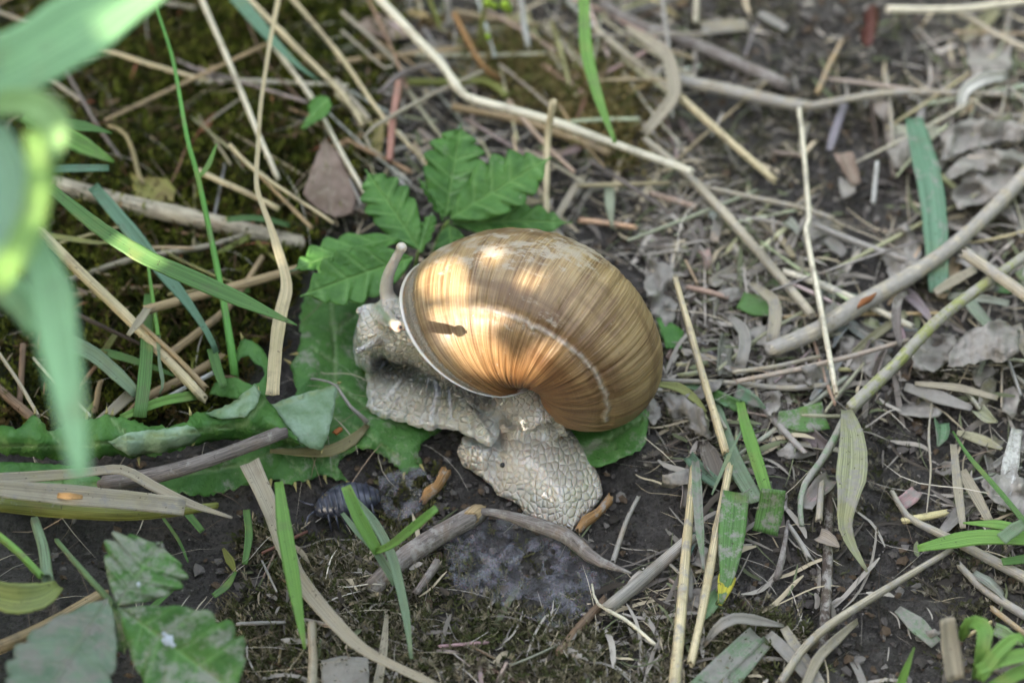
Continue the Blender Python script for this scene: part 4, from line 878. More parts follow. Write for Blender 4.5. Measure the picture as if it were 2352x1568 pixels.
# sprout with three blades
sp = empty('grass_sprout', P(868, 1268, .4), 'bright green grass sprout forking in front of the woodlouse', 'grass sprout')
blade('blade', None, [(794, 1116), (825, 1190), (868, 1267)], (20, 28, 22), (1.9, 1.2), 'bgreen', 0, parent=sp, fold=.4)
blade('blade', None, [(862, 1267), (900, 1250), (950, 1210), (1003, 1166)], (14, 18, 20, 14), (1.2, 2.0), 'bgreen', 0, parent=sp, fold=.3)
blade('blade', None, [(812, 1140), (860, 1200), (900, 1278), (930, 1400), (945, 1512)], (8, 18, 20, 18, 6), (1.2, 1.1, .6), 'ggrey', .1, parent=sp, fold=.3)
blade('blade', None, [(786, 1178), (820, 1220), (857, 1258), (911, 1340)], (8, 14, 16, 20), (1.2, 1.1, .7), 'ggrey', .1, parent=sp, fold=.3)
# silty hanging leaf below the yellow-green stalk
blade('dry_grass_strip', 'wide withered leaf hanging from the yellow-green stalk', [(1944, 942), (1956, 1000), (1957, 1060), (1950, 1130), (1940, 1200), (1955, 1250), (1992, 1312)], (22, 50, 64, 62, 40, 22, 6), (.9, 1.0, .9, .6, .4), (.33, .33, .19, .5), cat='dry grass', fold=.3, cols=8)
# near grass, out of focus
blade(BL, 'broad pale green blade with a glaring sunlit patch', [(-60, 190), (60, 140), (180, 68), (300, -10), (420, -90)], (120, 122, 118, 100, 80), (11.0, 11.6), (.26, .46, .21, 0), fold=.18, cols=8)
blade(BL, 'long blurred green blade hanging in front of the thistle leaf', [(50, 500), (95, 600), (130, 770), (158, 920), (186, 1100)], (36, 62, 64, 50, 22), (11.6, 11.3, 11.0, 10.7), (.33, .55, .28, 0), fold=.12)
blade(BL, 'blurred narrow blade beside the long hanging blade', [(60, 560), (120, 640), (150, 700), (166, 775)], (40, 46, 40, 14), (9.8, 9.2), (.30, .50, .25, 0))
blade(BL, 'blurred blade leaning out behind the hanging blade', [(-30, 620), (40, 690), (85, 760)], (60, 58, 40), (9.0, 8.4), (.30, .50, .25, 0))
fg = empty('leafy_grass_shoot', P(40, 620, .2), 'blurred bright leafy shoot with yellow-green sunlit edges', 'grass shoot')
blade('blade', None, [(-40, 250), (30, 238), (95, 250), (130, 300), (110, 380)], (36, 46, 52, 46, 24), (12.0, 12.3, 12.0), (.30, .46, .17, 0), parent=fg, fold=.3)
blade('blade', None, [(-30, 300), (10, 380), (20, 470), (5, 620)], (60, 70, 64, 44), (11.8, 11.4), (.32, .50, .30, 0), parent=fg, fold=.2)
blade('blade', None, [(80, 300), (90, 400), (78, 500), (30, 600), (-20, 660)], (28, 34, 40, 46, 40), (12.4, 12.1, 11.9), (.25, .40, .10, 0), parent=fg, fold=.3)
blade('blade', None, [(110, 290), (105, 380), (95, 450), (60, 540)], (30, 40, 40, 20), (12.0, 11.7), (.24, .40, .10, 0), parent=fg, fold=.3)
gc = empty('grass_clump', P(2300, 1540, .1), 'small bright green clump of curling grass at the muddy edge', 'grass clump')
for pt, w, h, col, mud in (([(2250, 1560), (2290, 1500), (2335, 1462), (2352, 1475)], (22, 30, 26, 10), (1.5, 2.0, 2.0), 'bgreen', 0), ([(2245, 1540), (2300, 1515), (2375, 1500)], (22, 30, 26), (1.6, 1.9), 'bgreen', 0), ([(2270, 1580), (2320, 1555), (2375, 1530)], (20, 28, 24), (1.3, 1.6), 'bgreen', 0),
                           ([(2175, 1418), (2182, 1480), (2195, 1560)], (30, 38, 36), (2.0, 1.2), 'gtan', .3), ([(2205, 1470), (2230, 1430), (2262, 1445), (2255, 1500), (2240, 1560)], (10, 26, 34, 24, 16), (1.2, 2.0, 2.0, 1.2), 'bgreen', .15)):
    blade('blade', None, pt, w, h, col, mud, parent=gc, fold=.3)

# ---- cinquefoil leaves
def leaflet(parent, base, tip, wpx, hb, ht, droop=0.12, fold=0.22, teeth=5, mats=('cinquefoil', 'cinquefoil_under'), mud=.25, up=None, roll=0.0, name='leaflet', flip=False, notch=0.30, pw=0.95):
    SEED[0] += 1; rr = np.random.default_rng(SEED[0])
    b, t = P(*base, hb), P(*tip, ht); ax = t - b; L = np.linalg.norm(ax); ax = ax / L
    up = unit(CB * 0.6 + np.array([0, 0, .4])) if up is None else unit(np.array(up, float)); n = unit(up - ax * (up @ ax)); s = np.cross(ax, n)
    n, s = n * math.cos(roll) + s * math.sin(roll), s * math.cos(roll) - n * math.sin(roll)
    hw = wpx / 2 / PXCM; NS, NTT = 64, 13; tt = np.linspace(-1, 1, 2 * NTT - 1); ss = np.linspace(0, 1, NS)
    V, vein = [], []
    jit = rr.uniform(-.12, .12, 2)
    for s0 in ss:
        prof = (max(1e-4, math.sin(math.pi * min(1, s0 ** pw))) ** 0.62)
        ph = (s0 * teeth) % 1
        tooth = 1 - notch * (1 - (1 - abs(2 * ph - 1) ** 2.2)) * (s0 > 0.3) * min(1, (s0 - .3) * 6 if s0 > .3 else 0)
        w = hw * prof * (1 - 0.45 * (s0 > .0) * 0) * tooth
        for t0 in tt:
            lat = t0 * w; a = s0 * 0.82 + 0.18 * abs(t0) ** 0.9 * prof + (0.18 * s0 ** 6) * (1 - abs(t0) * .6)
            al = a * L
            vz = fold * abs(lat) - droop * L * (a ** 2) - 0.034 * math.cos(2 * math.pi * s0 * teeth) * abs(t0) * (1 - .3 * abs(t0)) - 0.10 * hw * (t0 ** 4)
            V.append(b + ax * al + s * lat + n * (vz + 0.06 * hw * float(fbm(s0 * 3 + SEED[0], t0 * 2, 7, 2))))
            mid = math.exp(-(lat / (0.022)) ** 2); latv = math.exp(-((abs(ph - 0.5)) / 0.09) ** 2) * (1 - abs(t0) ** 3)
            vein.append(max(mid, 0.75 * latv))
    m = len(tt); F = []
    for i in range(NS - 1):
        for j in range(m - 1):
            a0 = i * m + j; q = (a0, a0 + 1, a0 + m + 1, a0 + m); q = q if not flip else q[::-1]
            F.append((q[0], q[1], q[2])); F.append((q[0], q[2], q[3]))
    V = np.array(V); nrm = np.cross(V[F[40][1]] - V[F[40][0]], V[F[40][2]] - V[F[40][0]])
    mid_ = len(F) // 2 + 3; nrm = np.cross(V[F[mid_][1]] - V[F[mid_][0]], V[F[mid_][2]] - V[F[mid_][0]])
    if nrm @ n < 0: F = [f[::-1] for f in F]
    v, f, mi = sheet_from(V, F, 0.018)
    o = mesh_obj(name, v, f, mats, parent, midx=mi, attrs={'vein': np.array(vein * 2)})
    o.color = (1, 1, 1, mud)
    return o
cf = empty('cinquefoil_leaf', P(1028, 503, .2), 'green toothed cinquefoil leaf standing behind the shell', 'leaf')
leaflet(cf, (1022, 500), (1062, 278), 150, 1.0, 1.9, mud=.35, roll=.15)
leaflet(cf, (1032, 503), (1258, 352), 150, 1.1, 1.9, mud=.3, roll=-.1)
leaflet(cf, (1036, 512), (1310, 500), 90, .9, 1.1, mud=.2)
leaflet(cf, (1020, 508), (972, 402), 46, 1.0, 1.4, mud=.2, roll=1.0)
leaflet(cf, (1030, 512), (1050, 640), 90, .9, .7, mud=.1)
stalk('leaf_stalk', None, [(1030, 506), (1010, 540), (990, 600)], 10, (.98, .6, .2), (.20, .30, .08, 0), parent=cf)
cf = empty('cinquefoil_leaf', P(945, 590, .2), 'green toothed cinquefoil leaf reaching over the snail\'s head', 'leaf')
leaflet(cf, (962, 572), (838, 380), 118, 1.1, 1.7, mud=.15)
leaflet(cf, (950, 590), (700, 668), 138, 1.25, 1.5, mud=.12, roll=-.1, fold=.3)
leaflet(cf, (925, 545), (664, 596), 100, 1.2, 1.6, mud=.15, roll=.5, fold=.3)
leaflet(cf, (965, 580), (985, 480), 60, 1.1, 1.3, mud=.15, roll=-.6)
stalk('leaf_stalk', None, [(962, 575), (955, 610), (950, 660)], 9, (1.15, .7, .2), (.20, .30, .08, 0), parent=cf)
cf = empty('cinquefoil_leaf', P(262, 1388, .2), 'silvery green cinquefoil leaf spattered with white droppings', 'leaf')
leaflet(cf, (268, 1390), (372, 1236), 190, 1.9, 2.3, mud=.62, teeth=5, pw=1.3, notch=.2)
leaflet(cf, (272, 1394), (545, 1590), 215, 1.9, 2.0, mud=.58, teeth=6, pw=1.3, notch=.2)
leaflet(cf, (248, 1372), (70, 1640), 205, 1.9, 2.4, mud=.6, teeth=7, mats=('cinquefoil_under', 'cinquefoil'), notch=.12, pw=1.2)
leaflet(cf, (256, 1392), (285, 1500), 100, 1.8, 1.5, mud=.6, teeth=4, pw=1.2, notch=.2)
stalk('leaf_stalk', None, [(130, 1240), (190, 1310), (240, 1365), (264, 1390)], (12, 15), (1.0, 1.8), (.16, .24, .11, .2), parent=cf)
def droppings(parent, spots):
    for (u, v, h, r) in spots:
        SEED[0] += 1; rr = np.random.default_rng(SEED[0]); c = P(u, v, h); a = np.linspace(0, 2 * math.pi, 15)[:-1]
        rad = r / PXCM * (1 + .5 * (rr.random(14) - .5)); n = unit(CB * .6 + np.array([0, 0, .4])); e1 = CR; e2 = np.cross(n, e1)
        ring = [c + (e1 * math.cos(x) + e2 * math.sin(x)) * q for x, q in zip(a, rad)]; ring2 = [c + n * .02 + (e1 * math.cos(x) + e2 * math.sin(x)) * q * .6 for x, q in zip(a, rad)]
        V = ring + ring2 + [c + n * .026]; F = [(i, (i + 1) % 14, 14 + (i + 1) % 14, 14 + i) for i in range(14)] + [(14 + i, 14 + (i + 1) % 14, 28) for i in range(14)]
        mesh_obj('dropping', V, F, 'chalk', parent)
m_, nt_, b_ = new_mat('chalk'); b_.inputs['Base Color'].default_value = (.40, .42, .44, 1); b_.inputs['Roughness'].default_value = .6; M['chalk'] = m_
droppings(cf, [(386, 1470, 2.0, 12), (376, 1456, 2.0, 5), (398, 1482, 2.0, 5), (318, 1342, 2.16, 5)])
# yellowish curled leaf, bottom left; small lobed green leaf; spoon leaf; dead leaves
blade('curled_leaf', 'yellowish green curled leaf on the bright green stem', [(-20, 1365), (40, 1378), (95, 1370), (135, 1345)], (60, 66, 54, 24), (1.5, 1.6, 1.5), (.27, .31, .10, .25), cat='leaf', fold=.4)
stalk('plant_stem', 'dull green stem standing behind the yellowish curled leaf', [(80, 1195), (100, 1260), (108, 1330)], (22, 26, 30), (1.2, 1.4), 'ggrey', .2, 'stem')
px_leaf('lobed_leaf', [(688, 292), (700, 275), (712, 262), (706, 245), (716, 226), (738, 218), (755, 224), (762, 240), (756, 258), (745, 270), (728, 276), (712, 288), (698, 297)], lambda u, v: .95 + .002 * (u - 720), ('cinquefoil', 'cinquefoil_under'), 'small lobed green leaf hanging on a straw over the moss', 'leaf', veins=[([(690, 292), (755, 228)], 3)], mud=.1, step=7)
sl_ = empty('spoon_leaf', P(300, 350, .2), 'yellow-brown spoon-shaped dying leaf on the moss', 'leaf')
stalk('leaf_stalk', None, [(246, 288), (285, 305), (306, 350), (318, 400), (330, 425)], (10, 14), (.5, .45), (.30, .24, .12, 0), parent=sl_)
o_ = px_leaf('leaf_blade', [(300, 395), (322, 408), (350, 406), (385, 412), (404, 435), (398, 462), (370, 474), (335, 476), (315, 462), (304, 430)], lambda u, v: .4 + .0015 * (440 - v), ('dead_leaf', 'dead_leaf'), parent=sl_, mud=.1, veins=[([(318, 400), (398, 455)], 3)])
M['spoon'] = leaf_mat('spoon', (.22, .17, .05), (.26, .25, .06), (.2, .1, .05), (.32, .24, .1)); o_.data.materials[0] = M['spoon']; o_.data.materials[1] = M['spoon']
px_leaf('dead_leaf', [(745, 315), (772, 345), (800, 395), (818, 450), (812, 488), (770, 500), (730, 480), (696, 446), (712, 395), (730, 350)], lambda u, v: .45 + .001 * (450 - v), ('dead_leaf', 'dead_leaf'), 'brown dead leaf lying flat on the moss behind the cinquefoil', 'dead leaf', veins=[([(748, 320), (760, 495)], 4), ([(752, 380), (800, 420)], 3), ([(752, 380), (712, 410)], 3), ([(755, 430), (800, 470)], 3), ([(755, 430), (715, 450)], 3)], mud=.2)
px_leaf('dead_leaf', [(815, 52), (850, 38), (910, 40), (950, 62), (945, 85), (900, 92), (850, 78)], lambda u, v: .4, ('dead_leaf', 'dead_leaf'), 'folded tan dead leaf among straws beyond the moss', 'dead leaf', veins=[([(815, 52), (945, 75)], 4)], mud=.3)
px_leaf('dead_leaf', [(735, 1515), (790, 1505), (845, 1510), (850, 1590), (740, 1590)], lambda u, v: .3, ('silt_leaf', 'silt_leaf'), 'grey dead leaf scrap beside the cut straw stub', 'dead leaf', mud=.3)
px_leaf('dead_leaf', [(1914, 352), (1958, 348), (1972, 390), (1978, 418), (1960, 428), (1940, 400)], lambda u, v: .4 + .003 * (420 - v), ('dead_leaf', 'dead_leaf'), 'folded reddish leaf scrap sticking out of dark soil', 'dead leaf', veins=[([(1938, 352), (1965, 425)], 5)], mud=.1)
silts = [
 ([(2175, 840), (2200, 775), (2245, 750), (2300, 735), (2345, 760), (2340, 815), (2300, 832), (2262, 825), (2215, 838)], .75, 'crumpled silt-coated leaf beside the yellow-green stalk'),
 ([(2090, 800), (2140, 770), (2200, 768), (2195, 815), (2150, 850), (2100, 850)], .4, 'dark silted leaf tucked under the crumpled one'),
 ([(2160, 300), (2230, 272), (2365, 285), (2365, 320), (2290, 325), (2220, 345), (2160, 372)], .6, 'long grey dry leaf fanned out behind the green strip'),
 ([(2165, 395), (2240, 345), (2330, 345), (2365, 370), (2300, 395), (2230, 390), (2180, 412)], .7, 'pale grey dry leaf rolled above the branch end'),
 ([(2180, 440), (2240, 395), (2340, 400), (2320, 450), (2250, 470), (2200, 480)], .5, 'grey torn dry leaf under the rolled one'),
 ([(2215, 95), (2270, 80), (2320, 90), (2325, 160), (2280, 190), (2230, 170)], .5, 'pale grey leaf crumpled under the straight branchlet'),
 ([(1490, 590), (1540, 610), (1560, 680), (1545, 760), (1500, 740), (1480, 660)], .3, 'grey silt-covered leaf lying behind the shell'),
 ([(2020, 560), (2080, 510), (2115, 560), (2110, 640), (2050, 660)], .35, 'grey flat leaf lying under the branch and straws'),
 ([(1660, 790), (1700, 770), (1755, 800), (1750, 850), (1690, 860), (1655, 835)], .25, 'silted leaf scrap under the peeled branch\'s end'),
 ([(1800, 850), (1870, 835), (1930, 850), (1920, 890), (1850, 885), (1805, 875)], .3, 'curled silted leaf by the foot of the white straw'),
 ([(1930, 770), (2010, 780), (2060, 830), (2030, 870), (1960, 850), (1920, 810)], .28, 'broad greenish silted leaf under the mottled stalk'),
 ([(1520, 900), (1570, 905), (1620, 950), (1640, 1010), (1600, 1000), (1570, 960), (1545, 965), (1530, 935)], .3, 'notched grey leaf beside the shell\'s lower edge'),
 ([(1748, 905), (1790, 895), (1795, 930), (1770, 955), (1745, 935)], .4, 'small pale silted leaf standing behind the wide green scrap'),
 ([(2250, 1100), (2330, 1080), (2365, 1120), (2365, 1200), (2320, 1170), (2270, 1140)], .35, 'torn grey leaf lying under the slender green stem'),
 ([(1470, 910), (1500, 905), (1520, 950), (1500, 975), (1478, 950)], .25, 'dark grey leaf scrap tucked under the shell'),
]
for i, (pl, h, lb) in enumerate(silts):
    cx, cy = np.mean([p[0] for p in pl]), np.mean([p[1] for p in pl]); ph = i * 1.7
    px_leaf('dead_leaf', pl, lambda u, v, h=h, ph=ph, cx=cx, cy=cy: h + .5 * float(fbm((u - cx) * .018 + ph * 3, (v - cy) * .022 + ph * 5, 50, 3)) + .04 * math.sin(((u - cx) * math.cos(ph) + (v - cy) * math.sin(ph)) * .2), ('silt_leaf', 'silt_leaf'), lb, 'dead leaf', veins=[([pl[0], pl[len(pl) // 2]], 3)], jit=4, mud=.45, seed=i + 5, step=8)
# red berry-like bud and curled pale scrap
px_leaf('red_leaf', [(1982, 34), (1996, 14), (2010, 8), (2022, 24), (2020, 50), (2012, 72), (2004, 100), (1990, 110), (1978, 98), (1974, 78), (1986, 58)], lambda u, v: .6 + .25 * math.sin((u - 1975) / 55 * 3.1), ('spoon', 'spoon'), 'red curled leaf at the end of the pinkish stalk', 'leaf', mud=.2)
M['redleaf'] = leaf_mat('redleaf', (.07, .022, .016), (.12, .05, .04), (.3, .2, .18), (.3, .1, .08)); bpy.data.objects['red_leaf'].data.materials[0] = M['redleaf']; bpy.data.objects['red_leaf'].data.materials[1] = M['redleaf']
blade('dry_grass_strip', 'crumpled cream curl at the end of the yellowish twig', [(2205, 250), (2218, 205), (2260, 180), (2315, 172)], (18, 30, 34, 20), (.4, .8, .7), 'white', .3, cat='dry grass', fold=.5, twist=.9)

# ---- thistle leaves
th1 = [(697, 672), (760, 682), (830, 690), (900, 740), (1000, 880), (1040, 955), (1022, 978), (992, 1000), (975, 1012), (962, 1037), (968, 1068), (950, 1080), (928, 1089), (902, 1063), (882, 1049), (849, 1030), (820, 1029), (793, 1045), (775, 1068), (788, 1090), (799, 1108), (760, 1095), (733, 1091), (706, 1104), (663, 1110), (622, 1101), (585, 1108), (544, 1122), (470, 1140), (400, 1128), (330, 1100), (420, 1075), (540, 1035), (610, 995), (640, 940), (682, 900), (674, 864), (666, 834), (684, 812), (690, 780), (692, 720)]
def hth1(u, v):
    h = .22 + .10 * math.sin(u * .02) * math.sin(v * .017)
    h += .30 * max(0, (760 - u) / 400) + .05 * math.sin(u * .055 + v * .03)
    h -= .25 * max(0, min(1, (v - 1020) / 90)) * (1 if u > 780 else .3)
    return max(.08, h)
thl = empty('thistle_leaf', P(760, 960, .2), 'large spiny thistle leaf spread flat under the snail', 'leaf')
px_leaf('leaf_blade', th1, hth1, ('thistle', 'thistle_under'), parent=thl, veins=[([(760, 690), (768, 800), (770, 880), (760, 950), (700, 1010), (560, 1065), (420, 1090)], 4), ([(768, 830), (720, 800)], 3), ([(770, 880), (850, 940), (930, 980)], 3.5), ([(760, 950), (850, 1000), (920, 1060)], 3), ([(700, 1010), (740, 1060), (790, 1095)], 3), ([(650, 1035), (690, 1085)], 3), ([(768, 760), (820, 720)], 3)], mud=.45, jit=4.5, step=7)
def spine(parent, u, v, h, du, dv, ln=22):
    a = P(u, v, h); b = P(u + du * ln, v + dv * ln, h + .05); vv, ff, uv = tube_geo([a, (a + b) / 2, b], [.032, .016, .002], n=5, seg=6, ridge=0, hollow=False, wob=0)
    mesh_obj('spine', vv, ff, 'straw', parent, uv=uv, color=(.42, .36, .14, 0))
for u, v, du, dv in ((668, 834, -.8, -.5), (677, 1108, .2, 1), (706, 1103, .4, .9), (745, 1092, .3, .9), (797, 1106, .7, .7), (928, 1086, -.1, .9), (966, 1067, .5, .8), (622, 1100, 0, 1), (585, 1106, 0, 1), (684, 812, -.9, .1)): spine(thl, u, v, max(.06, hth1(u, v)), du, dv)
th2 = empty('thistle_leaf', P(690, 960, .4), 'folded-over thistle lobe showing its woolly white underside', 'leaf')
px_leaf('leaf_blade', [(622, 928), (665, 912), (720, 896), (776, 879), (773, 908), (766, 948), (757, 985), (751, 1010), (738, 1034), (714, 1030), (690, 1016), (660, 978), (640, 952)], lambda u, v: .72 + .10 * math.sin((u - 620) * .02) - .10 * max(0, (v - 990) / 40), ('thistle_under', 'thistle'), parent=th2, veins=[([(630, 930), (765, 885)], 4)], mud=.2, jit=1.5, step=8)
spine(th2, 738, 1032, .6, .1, 1, 10); spine(th2, 776, 880, .8, .9, -.3, 10)
th3 = empty('thistle_leaf', P(300, 1030, .3), 'long wavy spiny thistle leaf lying across the hollow', 'leaf')
def hth3(u, v):
    up_ = np.interp(u, [0, 65, 111, 194, 289, 394, 475, 600, 695], [977, 958, 988, 960, 958, 975, 944, 905, 1020]); lo_ = np.interp(u, [0, 116, 301, 440, 544, 652, 695], [1041, 1053, 1053, 1023, 1009, 1018, 1025])
    f = np.clip((v - up_) / max(8, lo_ - up_), 0, 1)
    return float(.95 + .25 * math.sin(f * math.pi) - .35 * f + .10 * math.sin(u * .035) + .05 * math.sin(u * .09))
px_leaf('leaf_blade', [(-20, 975), (14, 977), (35, 986), (52, 975), (66, 960), (81, 950), (93, 962), (111, 988), (130, 984), (165, 975), (194, 960), (215, 962), (245, 948), (262, 955), (289, 960), (347, 978), (394, 978), (428, 971), (440, 952), (475, 944), (510, 952), (544, 956), (575, 930), (594, 905), (609, 909), (625, 930), (644, 957), (674, 997), (696, 1024), (652, 1020), (600, 1012), (544, 1009), (490, 1012), (440, 1024), (400, 1036), (370, 1045), (335, 1046), (301, 1054), (266, 1045), (208, 1056), (116, 1054), (46, 1047), (-20, 1040)], hth3, ('thistle', 'thistle_under'), parent=th3, veins=[([(-20, 1020), (150, 1028), (300, 1010), (440, 990), (560, 975), (610, 915)], 4), ([(150, 1028), (85, 958)], 3), ([(300, 1010), (250, 955)], 3), ([(560, 975), (670, 1010)], 3)], mud=.2, jit=4.5, step=7)
px_leaf('underside', [(248, 1012), (300, 992), (394, 982), (430, 975), (452, 985), (463, 1000), (440, 1018), (400, 1030), (370, 1040), (330, 1042), (301, 1048), (270, 1032)], lambda u, v: hth3(u, v) + .05, ('thistle_under', 'thistle'), parent=th3, mud=.25, jit=2, step=8, veins=[([(250, 1012), (455, 990)], 4)])
px_leaf('underside', [(470, 948), (510, 935), (545, 915), (585, 880), (600, 900), (590, 930), (560, 958), (500, 960)], lambda u, v: hth3(u, v) + .10, ('thistle_under', 'thistle'), parent=th3, mud=.3, jit=2, step=8, veins=[([(490, 950), (590, 890)], 3)])
for u, v, du, dv in ((81, 952, 0, -1), (199, 962, 0, -1), (245, 950, 0, -1), (257, 955, .2, -1), (594, 906, 0, -1), (438, 953, -.2, -1), (318, 1050, .1, 1), (440, 1022, .6, -.6)): spine(th3, u, v, hth3(u, v), du, dv, 20)
th4 = empty('thistle_leaf', P(580, 870, .3), 'chewed thistle leaf ring bitten into a hook', 'leaf')
px_leaf('leaf_blade', [(547, 797), (552, 782), (562, 777), (579, 782), (604, 802), (620, 829), (621, 856), (612, 880), (640, 900), (600, 912), (540, 915), (480, 905), (492, 880), (520, 868), (540, 866), (552, 872), (561, 877), (578, 884), (596, 878), (608, 861), (604, 843), (585, 834), (571, 816), (552, 820), (545, 832), (541, 815)], lambda u, v: .75 + .15 * math.sin((u - 540) * .03) - .001 * (v - 800), ('thistle', 'thistle_under'), parent=th4, mud=.12, step=6, jit=1.2)
spine(th4, 557, 779, .8, -.3, -1, 16)
stalk('plant_stem', 'ribbed olive thistle rib with pale spines under the flat straw strip', [(-15, 1158), (120, 1170), (280, 1180), (420, 1172), (500, 1160)], (34, 40, 36, 30, 16), (1.1, 1.0), 'olive', .35, 'stem', hollow=False)
px_leaf('thistle_leaf', [(-20, 1060), (80, 1062), (190, 1070), (235, 1100), (232, 1128), (150, 1140), (60, 1130), (-20, 1120)], lambda u, v: .75 + .05 * math.sin(u * .05), ('thistle', 'thistle_under'), 'dark green thistle leaf shaded under the flat straws', 'leaf', mud=.1, veins=[([(-20, 1095), (230, 1115)], 4)])
px_leaf('dock_leaf', [(1290, 985), (1340, 960), (1420, 950), (1492, 925), (1488, 975), (1484, 1015), (1470, 1035), (1440, 1045), (1405, 1062), (1375, 1072), (1340, 1060)], lambda u, v: .16 + .0006 * (u - 1290), ('thistle', 'thistle_under'), 'dirty green leaf lying under the shell beside the tail', 'leaf', veins=[([(1310, 1040), (1400, 1005), (1490, 950)], 4), ([(1400, 1005), (1420, 1050)], 3)], mud=.45, jit=3)
px_leaf('dock_leaf', [(1505, 720), (1540, 740), (1570, 760), (1565, 800), (1530, 800)], lambda u, v: .25, ('thistle', 'thistle_under'), 'dull green leaf scrap half hidden behind the shell', 'leaf', mud=.3)
# wispy dried stem on the thistle leaf
stalk('dry_tendril', 'thin withered tendril lying on the thistle leaf by the foot', [(713, 870), (740, 873), (770, 883), (785, 905), (810, 940), (830, 955), (845, 970)], (6, 5, 7, 8, 10, 14), (.62, .75, .6, .45), 'grey', .2, 'tendril')
blade('dry_grass_strip', 'flat brown withered strip lying along the thistle leaf\'s midrib', [(620, 1035), (690, 1038), (760, 1035), (810, 1010), (845, 975)], (8, 20, 26, 26, 10), (.42, .4, .38), (.25, .22, .10, .3), cat='dry grass', fold=.2)
# small flower buds
fb = empty('flower_bud', P(1125, 20, .6), 'cluster of small yellow-green flower buds on a thin stem', 'flower bud')
for u, v, h, r in ((1120, 6, 1.5, 10), (1136, 14, 1.45, 8), (1160, 12, 1.4, 11), (1168, 22, 1.3, 8), (1120, 85, 1.0, 7)):
    bm = bmesh.new(); bmesh.ops.create_icosphere(bm, subdivisions=2, radius=r / PXCM); c0 = P(u, v, h)
    vv = np.array([x.co for x in bm.verts]) * (1, 1, 1.3) * (1 + .3 * RN.random((len(bm.verts), 1))); mesh_obj('bud', vv + c0, [tuple(q.index for q in f.verts) for f in bm.faces], 'blade', fb, uv=np.zeros((len(vv), 2)), color=(.36, .50, .06, 0)); bm.free()

# ================================================================ SMALL CREATURE, SLIME, HUSK
wl = empty('woodlouse', P(795, 1150, .1), 'dark slate woodlouse creeping under the thistle leaf', 'woodlouse')
def build_woodlouse():
    m, nt, b = new_mat('woodlouse_plate'); geo = nd(nt, 'NewGeometry').outputs['Position']
    c = mixc(nt, ramp(nt, noise_n(nt, geo, 9, 3), .35, .7), (.03, .032, .045), (.08, .08, .10)); c = mixc(nt, ramp(nt, noise_n(nt, geo, 16, 2), .66, .72), c, (.25, .20, .06))
    nt.links.new(c, b.inputs['Base Color']); b.inputs['Roughness'].default_value = .28; M['plate'] = m
    a, e = P(722, 1166, .32), P(872, 1130, .34); ax = e - a; L = np.linalg.norm(ax); ax /= L
    n = unit(np.array([0, 0, 1.]) - ax * ax[2]); s = np.cross(ax, n); NSG = 12
    prof = lambda f: 0.27 * max(.02, math.sin(math.pi * min(1, max(0, f * .94 + .03)))) ** .5
    for i in range(NSG):
        f0, f1 = i / NSG, min(1, (i + 1.3) / NSG); V = []; F = []; rows = 4; cols = 14
        for r in range(rows + 1):
            f = f0 + (f1 - f0) * r / rows; w = prof(f) * (.96 + .07 * r / rows); arch = .10 * math.sin(math.pi * f)
            for k in range(cols + 1):
                t = math.pi * (k / cols) * 1.1 - .05 * math.pi
                V.append(a + ax * L * f + s * math.cos(t) * w + n * (math.sin(t) * w * .78 + arch - .08))
        for r in range(rows):
            for k in range(cols): q = r * (cols + 1) + k; F.append((q, q + 1, q + cols + 2, q + cols + 1))
        # rim turned under gives every plate its thickness
        base = len(V); k0 = rows * (cols + 1); V += [np.array(V[k0 + k]) * 1 - n * .02 - ax * .015 for k in range(cols + 1)]
        for k in range(cols): F.append((k0 + k, k0 + k + 1, base + k + 1, base + k))
        mesh_obj('head_plate' if i == 0 else 'body_plate', V, F, 'plate', wl)
    for i in range(1, 8):
        for sd in (-1, 1):
            f = i / 9 + .06; c0 = a + ax * L * f + s * sd * prof(f) * .8; p = [c0, c0 + s * sd * .12 - n * .04, c0 + s * sd * .17 - n * .22]
            v, f_, uv = tube_geo(p, [.02, .016, .008], n=6, seg=6, ridge=0, hollow=False, wob=0); mesh_obj('leg', v, f_, 'plate', wl)
    for sd in (-1, 1):
        v, f_, uv = tube_geo([a + s * sd * .06, a - ax * .12 + s * sd * .14, a - ax * .2 + s * sd * .3 - n * .08], [.016, .012, .006], n=8, seg=6, ridge=0, hollow=False, wob=0); mesh_obj('antenna', v, f_, 'plate', wl)
build_woodlouse()
m, nt, b = new_mat('slime'); geo = nd(nt, 'NewGeometry').outputs['Position']
n1 = noise_n(nt, geo, 3.0, 6, .75)
b.inputs['Base Color'].default_value = (.34, .35, .40, 1); nt.links.new(math_(nt, 'MULTIPLY', ramp(nt, noise_n(nt, geo, 2.6, 4, .6), .50, .62), .8), b.inputs['Metallic']); b.inputs['Roughness'].default_value = .12; b.inputs['IOR'].default_value = 2.1; b.inputs['Specular IOR Level'].default_value = .5
b.inputs['Thin Film Thickness'].default_value = 420; b.inputs['Thin Film IOR'].default_value = 1.5
nt.links.new(math_(nt, 'MULTIPLY_ADD', ramp(nt, n1, .42, .66), .34, .04), b.inputs['Alpha'])
bump(nt, b, noise_n(nt, geo, 7.0, 5, .75), 1.0, .12); M['slime'] = m
def ell(u, v, a, c, n=18): return [(u + a * math.cos(t), v + c * math.sin(t)) for t in np.linspace(0, 2 * math.pi, n, endpoint=False)]
hs1 = lambda u, v: .20 + .05 * math.sin(u * .05) * math.cos(v * .06) + .03 * math.sin(u * .13 + v * .1)
